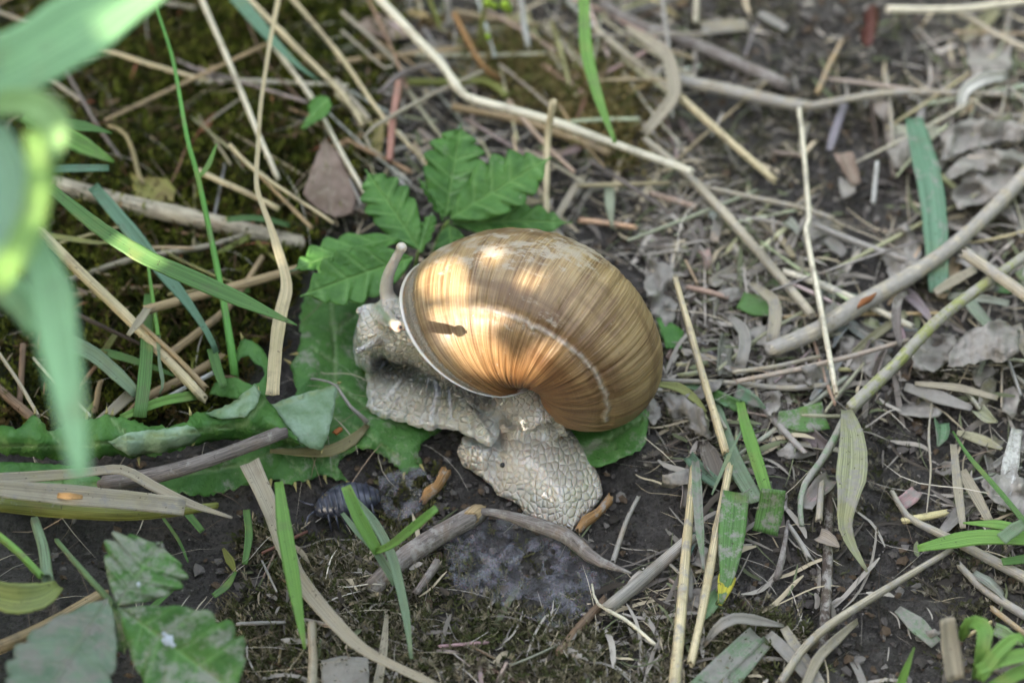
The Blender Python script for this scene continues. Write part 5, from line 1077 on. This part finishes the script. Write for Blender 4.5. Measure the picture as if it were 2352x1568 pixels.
px_leaf('slime_film', [(1012, 1218), (1060, 1196), (1110, 1186), (1160, 1190), (1220, 1210), (1300, 1240), (1355, 1285), (1398, 1322), (1366, 1365), (1335, 1415), (1290, 1442), (1240, 1432), (1180, 1402), (1110, 1372), (1045, 1345), (1025, 1290)], hs1, ('slime', 'slime'), 'glassy bluish slime film with round holes behind the tail', 'slime', holes=[ell(1221, 1296, 26, 31), ell(1257, 1295, 8, 11), ell(1262, 1311, 8, 8), ell(1271, 1266, 6, 6), ell(1205, 1392, 44, 18), ell(1248, 1314, 4, 5, 10)], thick=.012, step=9, jit=2)
px_leaf('slime_film', [(868, 1092), (905, 1082), (930, 1074), (962, 1072), (988, 1090), (1000, 1130), (965, 1172), (920, 1195), (888, 1188), (872, 1150)], lambda u, v: .30 + .05 * math.sin(u * .1) * math.cos(v * .09), ('slime_y', 'slime_y') if 'slime_y' in M else ('slime', 'slime'), 'yellowish holed slime film stretched below the thistle tip', 'slime', holes=[ell(967, 1107, 18, 15), ell(927, 1134, 16, 20), ell(924, 1115, 9, 6), ell(910, 1152, 9, 13)], thick=.012, step=7, jit=1.5)
stalk('seed_husk', 'tiny orange-brown seed husk lying on the thistle leaf', [(767, 995), (775, 990), (784, 983)], (13, 15, 13), (.42, .42), (.36, .13, .04, 0), cat='husk')

# ================================================================ SHADE: leaf added out of frame to block the sun, holed for sun flecks
E1 = unit(np.array([-SUN[1], SUN[0], 0]) * -1); E2 = np.cross(SUN, E1)
if E2[2] < 0: E2 = -E2
SD = 26.0
def to_shade(p): q = np.asarray(p) - SUN * 0; return (float(q @ E1), float(q @ E2))
def first_hit(u, v):
    dr = unit(CR * (u - 1176) / PXCM / DIST - CU * (v - 784) / PXCM / DIST - CB); r = SC.ray_cast(DG, Vector(CPOS), Vector(dr))
    return (r[4].name, np.array(r[1])) if r[0] else (None, None)
def spot(poly):
    """outline, on the shade leaf, of the beam that lights this patch of whatever stands there"""
    u0, v0 = np.mean([p[0] for p in poly]), np.mean([p[1] for p in poly]); nm, c0 = first_hit(u0, v0); out = []
    for u, v in poly:
        n2, h = first_hit(u, v)
        if n2 != nm and c0 is not None: h = px2flat(u, v, c0[2])
        if h is not None: out.append(to_shade(h))
    return out
bpy.context.view_layer.update(); DG = bpy.context.evaluated_depsgraph_get()
holes = [spot(p) for p in (
    [(962, 650), (975, 618), (1010, 598), (1048, 596), (1066, 628), (1090, 672), (1062, 690), (1020, 684), (985, 682)],
    [(985, 712), (1040, 700), (1100, 708), (1180, 724), (1150, 742), (1120, 765), (1150, 790), (1180, 830), (1192, 868), (1150, 872), (1090, 858), (1040, 810), (1005, 765)],
    [(1190, 862), (1215, 815), (1250, 788), (1296, 782), (1268, 812), (1232, 850), (1212, 874)],
    ell(1130, 588, 26, 20, 10), ell(1216, 643, 30, 22, 10), ell(318, 577, 78, 44, 12), [(205, 40), (250, 6), (300, -14), (400, -30), (350, 40), (290, 90), (225, 92)],
    ell(140, 316, 30, 26, 10), [(60, 320), (95, 315), (104, 350), (98, 400), (80, 385), (62, 360)], [(88, 425), (108, 420), (106, 470), (96, 520), (74, 515), (84, 470)], [(-10, 590), (30, 570), (48, 600), (20, 660), (-10, 680)], ell(150, 1142, 14, 6, 8))]
def build_shade():
    bp = empty('unseen_shade_leaf', P(-2600, 900, 0), 'big holed burdock on a thick stalk, added out of view to block the sun', 'unseen_shade_leaf')
    a = np.linspace(0, 2 * math.pi, 60, endpoint=False)
    pl = [(17.5 * math.cos(t) * (1 + .05 * math.sin(5 * t)) * (1 - .12 * (math.cos(t) > .8)), 1.5 + 13.5 * math.sin(t) * (1 + .04 * math.sin(7 * t + 1))) for t in a]
    V, F = tri_poly(pl, 1.2, [h for h in holes if len(h) > 4], .04, 9)
    hv = [x for h in holes if len(h) > 4 for x in h]
    V3 = np.array([E1 * x + E2 * y + SUN * (SD + .006 * (x * x + y * y) * .0 + .5 * math.sin(x * .35) * math.cos(y * .4)) for x, y in V])
    v, f, mi = sheet_from(V3, [q[::-1] for q in F] if False else F, .05)
    vein = np.zeros(len(V))
    for ln in ([(-17, 1.5), (17, 1.5)], [(-8, 1.5), (0, 12)], [(-8, 1.5), (0, -9)], [(0, 1.5), (8, 11)], [(0, 1.5), (8, -8)]): vein = np.maximum(vein, np.exp(-(seg_dist(V[:, 0], V[:, 1], ln) / .3) ** 2))
    o = mesh_obj('leaf_blade', v, f, ('thistle', 'thistle_under'), bp, midx=mi, attrs={'vein': np.concatenate([vein, vein])}); o.color = (1, 1, 1, .05)
    p0 = E1 * -17 + E2 * 1.5 + SUN * (SD - .2); g = np.array([p0[0] - 6, p0[1] + 4, 0])
    vv, ff, uv = tube_geo([p0, p0 + (g - p0) * .4 + np.array([0, 0, 2.]), g], [.35, .5, .7], n=20, seg=10); mesh_obj('leaf_stalk', vv, ff, 'straw', bp, uv=uv, color=(.2, .3, .1, 0))
build_shade()

# ================================================================ MOSS, CRUMBS, FINE LITTER (uncountable)
m, nt, b = new_mat('moss'); c = nd(nt, 'Attribute', {'attribute_name': 'col'}).outputs['Color']
nt.links.new(c, b.inputs['Base Color']); b.inputs['Roughness'].default_value = .6; b.inputs['Specular IOR Level'].default_value = .08
tr = nd(nt, 'BsdfTranslucent', None, Color=c); mx = nd(nt, 'MixShader', None, i0=.25, i1=b.outputs[0], i2=tr.outputs[0]); nt.links.new(mx.outputs[0], nt.nodes['Material Output'].inputs[0]); M['moss'] = m
def moss_patch(name, label, pos, pal, hgt, leaf, K=14, lean=.5):
    N = len(pos); rng = np.random.default_rng(len(pos)); base = np.column_stack([pos, ground_z(pos[:, 0], pos[:, 1]) - .02])
    d = np.column_stack([rng.normal(0, lean, (N, 2)), np.ones(N)]); d /= np.linalg.norm(d, axis=1)[:, None]
    bend = np.column_stack([rng.normal(0, .5, (N, 2)), np.zeros(N)]); H = hgt * rng.uniform(.5, 1.25, N)
    c0 = np.array(pal)[rng.integers(0, len(pal), N)] * rng.uniform(.7, 1.25, (N, 1))
    Vs, Cs = [], []
    for k in range(K):
        f = (k + .6) / K; p = base + d * (H * f)[:, None] + bend * (H * f * f * .5)[:, None]
        a = k * 2.4 + rng.uniform(0, 6.28, N); rad = np.column_stack([np.cos(a), np.sin(a), np.zeros(N)])
        ld = rad * .85 + d * (.45 + .5 * f); ld /= np.linalg.norm(ld, axis=1)[:, None]; ln = (leaf * (1.15 - .55 * f) * rng.uniform(.7, 1.2, N))[:, None]
        sd = np.cross(ld, d); sd /= np.linalg.norm(sd, axis=1)[:, None] + 1e-9; w = ln * .17
        mid = p + ld * ln * .45 - d * ln * .04
        Vs.append(np.stack([p, mid + sd * w, p + ld * ln + d * ln * .12, mid - sd * w], 1)); cc = c0 * (.75 + .7 * f)
        Cs.append(np.repeat(np.column_stack([cc, np.ones(N)])[:, None], 4, 1))
    V = np.concatenate(Vs).reshape(-1, 3); Cc = np.concatenate(Cs).reshape(-1, 4); n = len(V) // 4
    F = (np.arange(n)[:, None] * 4 + np.array([[0, 1, 2, 3]]))
    tag(mesh_obj(name, V, F, 'moss', attrs={'col': Cc}, origin=False), label, None, kind='stuff')
BARE = ([(1640, 1070), (1720, 1150), (1830, 1010), (2060, 980), (2150, 960), (2190, 1190), (2420, 1260), (2420, 1800), (1650, 1800)], [(1570, -300), (2160, -300), (2150, 180), (2080, 260), (2080, 430), (1780, 540), (1610, 440), (1570, 250)], [(1300, 1040), (1560, 960), (1560, 1260), (1400, 1330)], [(120, 1180), (560, 1180), (600, 1420), (300, 1420)])
def bare(u, v): return in_poly(u, v, BARE[0]) | in_poly(u, v, BARE[1]) | in_poly(u, v, BARE[2]) | in_poly(u, v, BARE[3])
def scatter_px(n, u0, u1, v0, v1, poly=None, dens=None, seed=1, thin=None):
    rng = np.random.default_rng(seed); a, b_, c_, d_ = [px2flat(u, v, 0) for u, v in ((u0, v0), (u1, v0), (u0, v1), (u1, v1))]
    x = rng.uniform(min(a[0], c_[0]), max(b_[0], d_[0]), n * 3); y = rng.uniform(c_[1], a[1], n * 3)
    q = proj(np.column_stack([x, y, np.zeros_like(x)])); ok = (q[:, 0] > u0) & (q[:, 0] < u1) & (q[:, 1] > v0) & (q[:, 1] < v1)
    if poly is not None: ok &= in_poly(q[:, 0], q[:, 1], poly)
    if thin: ok &= ~in_poly(q[:, 0], q[:, 1], [(1000, 1210), (1110, 1180), (1310, 1230), (1420, 1325), (1310, 1450), (1170, 1410), (1020, 1340)])
    if thin: ok &= ~bare(q[:, 0], q[:, 1]) | (rng.random(len(x)) < thin)
    if dens is not None: ok &= dens(x, y) > rng.random(len(x))
    return np.column_stack([x, y])[ok][:n]
moss_patch('moss', 'dark green moss carpet under the straws', scatter_px(13000, -400, 1020, -400, 1020, MOSS_POLY, lambda x, y: np.clip(.65 + 1.5 * fbm(x * .9, y * .9, 77, 3), .12, 1)), [(.034, .042, .006), (.065, .076, .010), (.022, .026, .006), (.11, .115, .018), (.06, .042, .016)], .45, .16)
DRY1 = [(560, 1180), (760, 1190), (880, 1200), (1000, 1300), (1150, 1400), (1330, 1440), (1600, 1400), (1850, 1450), (1900, 1700), (480, 1700), (520, 1350)]
moss_patch('dry_moss', 'brownish dried moss tufts on the soil below the slime', scatter_px(5200, 450, 1900, 1150, 1700, DRY1, lambda x, y: np.clip(.6 + 1.7 * fbm(x * 1.1, y * 1.1, 78, 3), .08, 1), 3), [(.11, .095, .055), (.16, .135, .085), (.07, .072, .03), (.20, .17, .12), (.05, .056, .02)], .36, .13, lean=1.2)
DRY2 = [(1080, 100), (1250, 120), (1420, 180), (1500, 300), (1440, 400), (1330, 330), (1200, 250), (1090, 190)]
moss_patch('brown_moss', 'brown springy moss tangle under the long kinked straw', scatter_px(1300, 1050, 1550, 60, 420, DRY2, None, 4), [(.17, .12, .045), (.22, .17, .07), (.12, .10, .04), (.10, .11, .03)], .75, .11, lean=1.0, K=18)
SLIMEY = [(860, 1060), (1010, 1060), (1060, 1180), (1380, 1290), (1330, 1400), (1100, 1360), (900, 1260)]
moss_patch('slimy_moss', 'olive wet moss around the slime film', scatter_px(700, 850, 1420, 1050, 1420, SLIMEY, lambda x, y: np.clip(.45 + 1.9 * fbm(x * 1.3, y * 1.3, 79, 3), .05, 1), 6), [(.10, .10, .03), (.13, .12, .05), (.06, .06, .02)], .22, .09, lean=1.2)
moss_patch('sparse_moss', 'thin olive moss specks on the bare soil beyond the shell', scatter_px(4200, 1500, 2500, -200, 1600, None, lambda x, y: np.clip(.12 + 1.9 * fbm(x * .9, y * .9, 80, 3), 0, 1), 8), [(.10, .092, .055), (.15, .13, .09), (.06, .062, .03), (.19, .165, .125)], .24, .11, lean=1.3)
m, nt, b = new_mat('crumb'); c = nd(nt, 'Attribute', {'attribute_name': 'col'}).outputs['Color']; nt.links.new(c, b.inputs['Base Color']); b.inputs['Roughness'].default_value = .65; b.inputs['Specular IOR Level'].default_value = .12; M['crumb'] = m
def crumbs():
    pos = np.vstack([scatter_px(14000, 800, 2600, -300, 1750, None, lambda x, y: np.clip(.55 + 1.5 * fbm(x * .7, y * .7, 90, 3), .1, 1), 12), scatter_px(1500, 100, 1500, 1050, 1750, None, None, 13)]); N = len(pos); rng = np.random.default_rng(5)
    t = np.array([(1, 0, 0), (-1, 0, 0), (0, 1, 0), (0, -1, 0), (0, 0, 1), (0, 0, -1), (.6, .6, .5), (-.6, .6, .5), (-.6, -.6, .5), (.6, -.6, .5)], float)
    tf = [(4, 6, 7), (4, 7, 8), (4, 8, 9), (4, 9, 6), (0, 2, 6), (2, 7, 6), (2, 1, 7), (1, 8, 7), (1, 3, 8), (3, 9, 8), (3, 0, 9), (0, 6, 9), (0, 5, 2), (2, 5, 1), (1, 5, 3), (3, 5, 0)]
    r = .014 + .085 * rng.random(N) ** 4
    a = rng.uniform(0, 6.28, N); V = t[None] * rng.uniform(.6, 1.25, (N, 10, 1)) * (r[:, None] * rng.uniform(.7, 1.3, (N, 3)))[:, None]
    ca, sa = np.cos(a)[:, None], np.sin(a)[:, None]; V = np.stack([V[..., 0] * ca - V[..., 1] * sa, V[..., 0] * sa + V[..., 1] * ca, V[..., 2] * .75], -1)
    V += np.column_stack([pos, ground_z(pos[:, 0], pos[:, 1]) + .02 + r * .2])[:, None]
    F = (np.arange(N)[:, None, None] * 10 + np.array(tf)[None]).reshape(-1, 3)
    col = np.array([(.05, .042, .036), (.085, .073, .063), (.13, .115, .10), (.03, .025, .02), (.08, .055, .035)])[rng.integers(0, 5, N)] * rng.uniform(.8, 1.2, (N, 1))
    tag(mesh_obj('soil_crumbs', V.reshape(-1, 3), F, 'crumb', attrs={'col': np.repeat(np.column_stack([col, np.ones(N)])[:, None], 10, 1).reshape(-1, 4)}, origin=False, smooth=False), 'loose crumbs of grey soil strewn over the ground', None, kind='stuff')
crumbs()
def fibres(name, label, pos, lmin, lmax, wmin, wmax, pal, zmax, seed):
    N = len(pos); rng = np.random.default_rng(seed); K = 7; L = lmin + (lmax - lmin) * rng.random(N) ** 2; w = wmin + (wmax - wmin) * rng.random(N) ** 2.5; a = rng.uniform(0, 6.28, N); cv = rng.normal(0, .4, N); tl = rng.normal(0, .10, N); z0 = rng.uniform(.02, zmax, N); roll = rng.normal(0, .6, N)
    rows = []
    for k in range(K):
        f = k / (K - 1) - .5; ang = a + cv * f * 1.2; cx = pos[:, 0] + L * f * np.cos(a + cv * f * .6); cy = pos[:, 1] + L * f * np.sin(a + cv * f * .6)
        cz = ground_z(cx, cy) + z0 + tl * L * f * 1.0 + .05 * L * np.sin(f * 6 + a); cz = np.maximum(cz, ground_z(cx, cy) + .015)
        ww = w * (1 - (2 * abs(f)) ** 4 * .7) / 2; sx, sy = -np.sin(ang), np.cos(ang)
        for s in (-1, 0, 1): rows.append(np.stack([cx + s * ww * sx * np.cos(roll), cy + s * ww * sy * np.cos(roll), cz + s * ww * np.sin(roll) + (s == 0) * ww * .35], -1))
    V = np.stack(rows, 1); q = []
    for k in range(K - 1):
        for s in (0, 1): q.append((k * 3 + s, k * 3 + s + 1, k * 3 + s + 4, k * 3 + s + 3))
    F = (np.arange(N)[:, None, None] * (K * 3) + np.array(q)[None]).reshape(-1, 4)
    col = np.array(pal)[rng.integers(0, len(pal), N)] * rng.uniform(.7, 1.25, (N, 1))
    tag(mesh_obj(name, V.reshape(-1, 3), F, 'crumb', attrs={'col': np.repeat(np.column_stack([col, np.ones(N)])[:, None], K * 3, 1).reshape(-1, 4)}, origin=False), label, None, kind='stuff')
GREYS = [(.25, .22, .18), (.14, .12, .10), (.34, .30, .25), (.08, .066, .052), (.40, .33, .22), (.05, .04, .03), (.12, .13, .07)]
fibres('fine_litter', 'fine grey dry litter of grass shreds on the soil', np.vstack([scatter_px(5200, 1480, 2500, -200, 1700, None, lambda x, y: np.clip(.5 + 1.6 * fbm(x * .5, y * .5, 95, 3), .08, 1), 21, .13), scatter_px(1900, 800, 1600, -300, 600, None, None, 22, .2), scatter_px(700, 560, 1900, 1220, 1700, None, None, 26, .2)]), .2, 1.6, .012, .10, GREYS, .22, 31)
fibres('root_threads', 'hair-thin pale root threads tangled through the litter', np.vstack([scatter_px(600, 700, 2500, -200, 1700, None, None, 23, .3), scatter_px(260, -100, 900, -100, 1600, None, None, 24)]), .6, 2.2, .006, .018, [(.42, .36, .26), (.5, .45, .36), (.22, .16, .11)], .4, 32)
fibres('moss_litter', 'small brown straw shreds caught in the moss', scatter_px(420, -200, 900, -200, 1000, MOSS_POLY, None, 25), .2, 1.3, .02, .06, [(.2, .14, .08), (.36, .28, .17), (.12, .07, .04), (.25, .10, .05)], .45, 33)

# ================================================================ COUNTABLE LITTER SCRAPS
def skip(u, v): return (800 < u < 1530 and 560 < v < 1460) or (560 < u < 1000 and 700 < v < 1130)
LAND = [((1990, 690), 'beside the peeled branch'), ((2060, 840), 'beside the mottled yellow-green stalk'), ((1700, 240), 'by the thick jointed twig'), ((1780, 417), 'by the clean-cut pale straw'), ((2130, 420), 'next to the wide silty green strip'), ((2260, 320), 'among the fanned dry leaves'), ((2260, 790), 'at the crumpled silty leaf'), ((1950, 1120), 'by the hanging withered leaf'), ((1720, 1200), 'at the folded green strips'), ((1570, 1350), 'beside the fat jointed straw'), ((2030, 1350), 'by the long ribbed stalk on the mud'), ((2230, 1240), 'under the bright grass blades'), ((2300, 1520), 'by the curling green clump'), ((1580, 760), 'close behind the shell'), ((1860, 850), 'by the foot of the white kinked straw'), ((1470, 1340), 'at the thick grey straw by the slime'), ((2000, 60), 'near the red curled leaf'), ((1640, 60), 'near the flattened grey stalk'), ((2280, 140), 'under the straight branchlet'), ((1850, 330), 'beside the upright white straw'), ((2200, 1050), 'by the tall dry blade'), ((1680, 1500), 'by the wide silty strips'), ((1880, 1520), 'at the end of the rotten stick'),
        ((900, 80), 'behind the long kinked straw'), ((1000, 250), 'by the curled brown stem'), ((1150, 120), 'near the orange-tan stub'), ((1300, 200), 'in the brown moss tangle'), ((1480, 180), 'by the bent dry blade'), ((1390, 330), 'at the hanging bright blade'), ((1460, 440), 'by the dark purple stem'), ((860, 420), 'beside the dead brown leaf'), ((1230, 420), 'behind the cinquefoil'), ((330, 150), 'near the thin reddish straw'), ((560, 300), 'near the wiry dry leaf'), ((360, 450), 'by the yellow-brown spoon leaf'), ((200, 620), 'under the long arching blade'), ((430, 700), 'by the hollow stub'), ((100, 850), 'by the upright brown stick'), ((250, 900), 'above the wavy thistle leaf'), ((620, 1300), 'along the long bent dry blade'), ((800, 1400), 'by the forked grass sprout'), ((1100, 1450), 'below the slime film'), ((1330, 1480), 'by the red-brown rotten twig'), ((720, 1500), 'by the cut straw stub')]
USED = {}
def uniq(lab, extra):
    for e in ('',) + tuple(extra):
        t = (e + ' ' + lab).strip()
        if t not in USED and len(t.split()) <= 16: USED[t] = 1; return t
    return lab
def describe(u, v, L, w, col, md, what, rr):
    near = min(LAND, key=lambda q: (q[0][0] - u) ** 2 + (q[0][1] - v) ** 2)[1]
    size = 'tiny' if L < 60 else 'short' if L < 100 else 'medium' if L < 150 else 'long'
    wid = 'slim' if w < 12 else '' if w < 22 else 'broad'
    tone = {'pale': 'pale', 'cream': 'cream', 'gtan': 'tan', 'tan': 'brownish', 'grey': 'grey', 'purp': 'purplish', 'brown': 'dark brown', 'green': 'green', 'ggrey': 'grey-green', 'blue': 'bluish green', 'olive': 'olive'}[col]
    return ' '.join(x for x in (size, wid, tone, 'muddy' if md > .48 else '', what, near) if x)
def scraps(n, lab, grp, kind, u0, u1, v0, v1, lpx, wpx, cols, mud, hmax, seed, ang=None):
    rr = random.Random(seed); k = 0
    while k < n:
        u, v = rr.uniform(u0, u1), rr.uniform(v0, v1)
        if skip(u, v) or (rr.random() < .84 and bool(bare(np.array([u]), np.array([v]))[0])): continue
        a = rr.uniform(0, math.pi) if ang is None else rr.gauss(*ang); L = rr.uniform(*lpx); w = rr.uniform(*wpx); b0 = rr.gauss(0, .05 if kind == 'straw' else .16)
        pt = [(u + L * f * math.cos(a + b0 * f), v + L * f * math.sin(a + b0 * f) * .8) for f in (-.5, -.17, .17, .5)]
        if any(skip(*p) for p in pt): continue
        h0 = rr.uniform(.06, hmax); h = (h0, h0 + rr.uniform(-.05, .12), max(.05, h0 + rr.uniform(-.1, .2)))
        md = min(.75, max(0, rr.gauss(mud, .12))); cn = rr.choice(cols); col = tuple(x * rr.uniform(.8, 1.15) for x in C[cn]) + (md,); lab = describe(u, v, L, w, cn, md, {'straw': 'straw scrap', 'dry': 'dry grass scrap', 'green': 'grass scrap'}[kind], rr); lab = uniq(lab, ('level' if abs(math.sin(a)) < .35 else 'steeply slanting' if abs(math.sin(a)) > .8 else 'slanting', 'bent' if abs(b0) > .1 else 'straight', 'half-hidden'))
        if kind == 'straw': stalk('straw_scrap', lab, pt, (w * .9, w, w * .85), h, col, cat='straw', group=grp, seg=8, n=14, flat=rr.uniform(.45, 1))
        else: blade('dry_grass_scrap' if kind == 'dry' else 'green_grass_scrap', lab, pt, rr.choice([(w * .5, w, w, w * .35), (w * .9, w, w, w * .8), (w, w, w * .8, w * .15), (w * .9, w, w * .95, w * .9)]), h, col, cat='dry grass' if kind == 'dry' else 'grass', group=grp, n=12, cols=4, fold=rr.uniform(0, .5), roll=rr.gauss(0, .4), twist=rr.gauss(0, .5), curl=rr.uniform(0, .4))
        k += 1
scraps(46, 'short silt-greyed straw scrap loose on the bare soil beyond the shell', 'straw scraps on the bare soil', 'straw', 1500, 2420, 0, 1560, (50, 190), (8, 20), ('gtan', 'grey', 'pale', 'gtan'), .42, .35, 1)
scraps(90, 'grey curled dry grass scrap loose on the soil beyond the shell', 'dry grass scraps on the bare soil', 'dry', 1500, 2420, 30, 1580, (40, 170), (14, 40), ('grey', 'gtan', 'purp', 'grey'), .5, .35, 2)
scraps(34, 'tan straw scrap jumbled in the thick litter under the kinked straw', 'straw scraps under the kinked straw', 'straw', 780, 1560, -20, 520, (70, 240), (9, 24), ('gtan', 'tan', 'pale', 'gtan'), .25, .5, 3, (.75, .5))
scraps(26, 'brownish dry grass scrap jumbled in the thick litter under the kinked straw', 'dry grass scraps under the kinked straw', 'dry', 780, 1560, -20, 520, (50, 170), (16, 36), ('gtan', 'tan', 'brown'), .3, .4, 4)
scraps(16, 'thin straw scrap half sunk in the moss', 'straw scraps in the moss', 'straw', -20, 740, 0, 900, (50, 170), (6, 13), ('tan', 'gtan', 'brown'), .1, .35, 5)
scraps(22, 'silt-greyed straw scrap lying in the dry moss below the slime', 'straw scraps in the dry moss', 'straw', 560, 1520, 1230, 1570, (40, 130), (6, 14), ('gtan', 'grey', 'brown'), .35, .25, 6)
scraps(14, 'small green grass scrap smeared with silt on the soil', 'green grass scraps on the soil', 'green', 1520, 2380, 500, 1540, (50, 120), (18, 40), ('green', 'ggrey', 'blue'), .48, .3, 7)
scraps(12, 'thin green grass scrap lying among moss and straw', 'green grass scraps in the moss', 'green', 60, 700, 380, 960, (60, 150), (8, 16), ('green', 'olive'), .05, .6, 8)

def leaf_scraps(n, lab, grp, u0, u1, v0, v1, seed):
    rr = random.Random(seed); k = 0
    while k < n:
        u, v = rr.uniform(u0, u1), rr.uniform(v0, v1)
        if skip(u, v) or (rr.random() < .8 and bool(bare(np.array([u]), np.array([v]))[0])): continue
        r = rr.uniform(22, 62); e = rr.uniform(.35, .8); a0 = rr.uniform(0, 3.14); pl = []
        for i in range(11):
            t = 2 * math.pi * i / 11; q = r * rr.uniform(.6, 1.15); x, y = q * math.cos(t), q * e * math.sin(t)
            pl.append((u + x * math.cos(a0) - y * math.sin(a0), v + (x * math.sin(a0) + y * math.cos(a0)) * .8))
        h = rr.uniform(.08, .32); ph = rr.uniform(0, 6)
        near = min(LAND, key=lambda q: (q[0][0] - u) ** 2 + (q[0][1] - v) ** 2)[1]; lab = ('small ' if r < 34 else 'wide ' if r > 50 else '') + ('narrow ' if e < .5 else '') + 'torn silt-grey dead leaf scrap ' + near; lab = uniq(lab, ('crumpled', 'flat', 'ragged', 'curled'))
        px_leaf('dead_leaf_scrap', pl, lambda u_, v_: max(.03, h + .4 * float(fbm((u_ - u) * .02 + ph * 7, (v_ - v) * .025 + ph * 3, 51, 3))), ('silt_leaf', 'silt_leaf'), lab, 'dead leaf', grp, veins=[([pl[0], pl[5]], 3)], jit=3, mud=rr.uniform(.2, .6), seed=k, step=11)
        k += 1
leaf_scraps(34, 'torn silt-grey dead leaf scrap loose on the soil beyond the shell', 'dead leaf scraps on the bare soil', 1560, 2400, 240, 1560, 41)

scraps(30, '', 'long thin straws strewn beyond the shell', 'straw', 1480, 2420, -20, 1000, (160, 420), (7, 15), ('pale', 'gtan', 'cream', 'gtan'), .3, .5, 51)
scraps(26, '', 'long thin straws strewn behind the cinquefoil', 'straw', 760, 1500, -20, 420, (150, 380), (7, 15), ('pale', 'gtan', 'tan', 'cream'), .2, .6, 52, (.8, .5))
scraps(14, '', 'long thin straws over the moss', 'straw', 0, 760, 0, 700, (140, 320), (6, 11), ('pale', 'gtan', 'tan'), .1, .5, 53, (.9, .7))

# ================================================================ TALL GRASS added all round, outside the frame, to shut out the low sky
def screening():
    rng = np.random.default_rng(61); N = 2600; az = rng.uniform(0, 2 * math.pi, N); sun_az = math.atan2(SUN[1], SUN[0])
    dz = (az - sun_az + math.pi) % (2 * math.pi) - math.pi; r = rng.uniform(42, 85, N); ok = (np.abs(dz) > .34); az, r = az[ok], r[ok]; N = len(az)
    bx, by = r * np.cos(az), r * np.sin(az); H = rng.uniform(35, 75, N); w = rng.uniform(.7, 1.8, N); la = az + rng.normal(0, .9, N); lean = rng.uniform(.05, .35, N); ta = rng.uniform(0, 6.28, N); K = 7; rows = []
    for k in range(K):
        f = k / (K - 1); x = bx + np.cos(la) * lean * H * f ** 2; y = by + np.sin(la) * lean * H * f ** 2; z = ground_z(bx, by) + H * (f - .35 * lean * f ** 3); ww = w * (1 - f ** 2 * .92) / 2
        for s in (-1, 1): rows.append(np.stack([x + s * ww * np.cos(ta), y + s * ww * np.sin(ta), z], -1))
    V = np.stack(rows, 1); q = [(2 * k, 2 * k + 1, 2 * k + 3, 2 * k + 2) for k in range(K - 1)]; F = (np.arange(N)[:, None, None] * 2 * K + np.array(q)[None]).reshape(-1, 4)
    col = np.array([(.07, .14, .03), (.10, .18, .04), (.16, .17, .06), (.05, .10, .025)])[rng.integers(0, 4, N)] * rng.uniform(.8, 1.2, (N, 1))
    tag(mesh_obj('added_screen_grass', V.reshape(-1, 3), F, 'moss', attrs={'col': np.repeat(np.column_stack([col, np.ones(N)])[:, None], 2 * K, 1).reshape(-1, 4)}, origin=False), 'tall green meadow grass added out of view to shut out the low sky', None, kind='stuff')
screening()
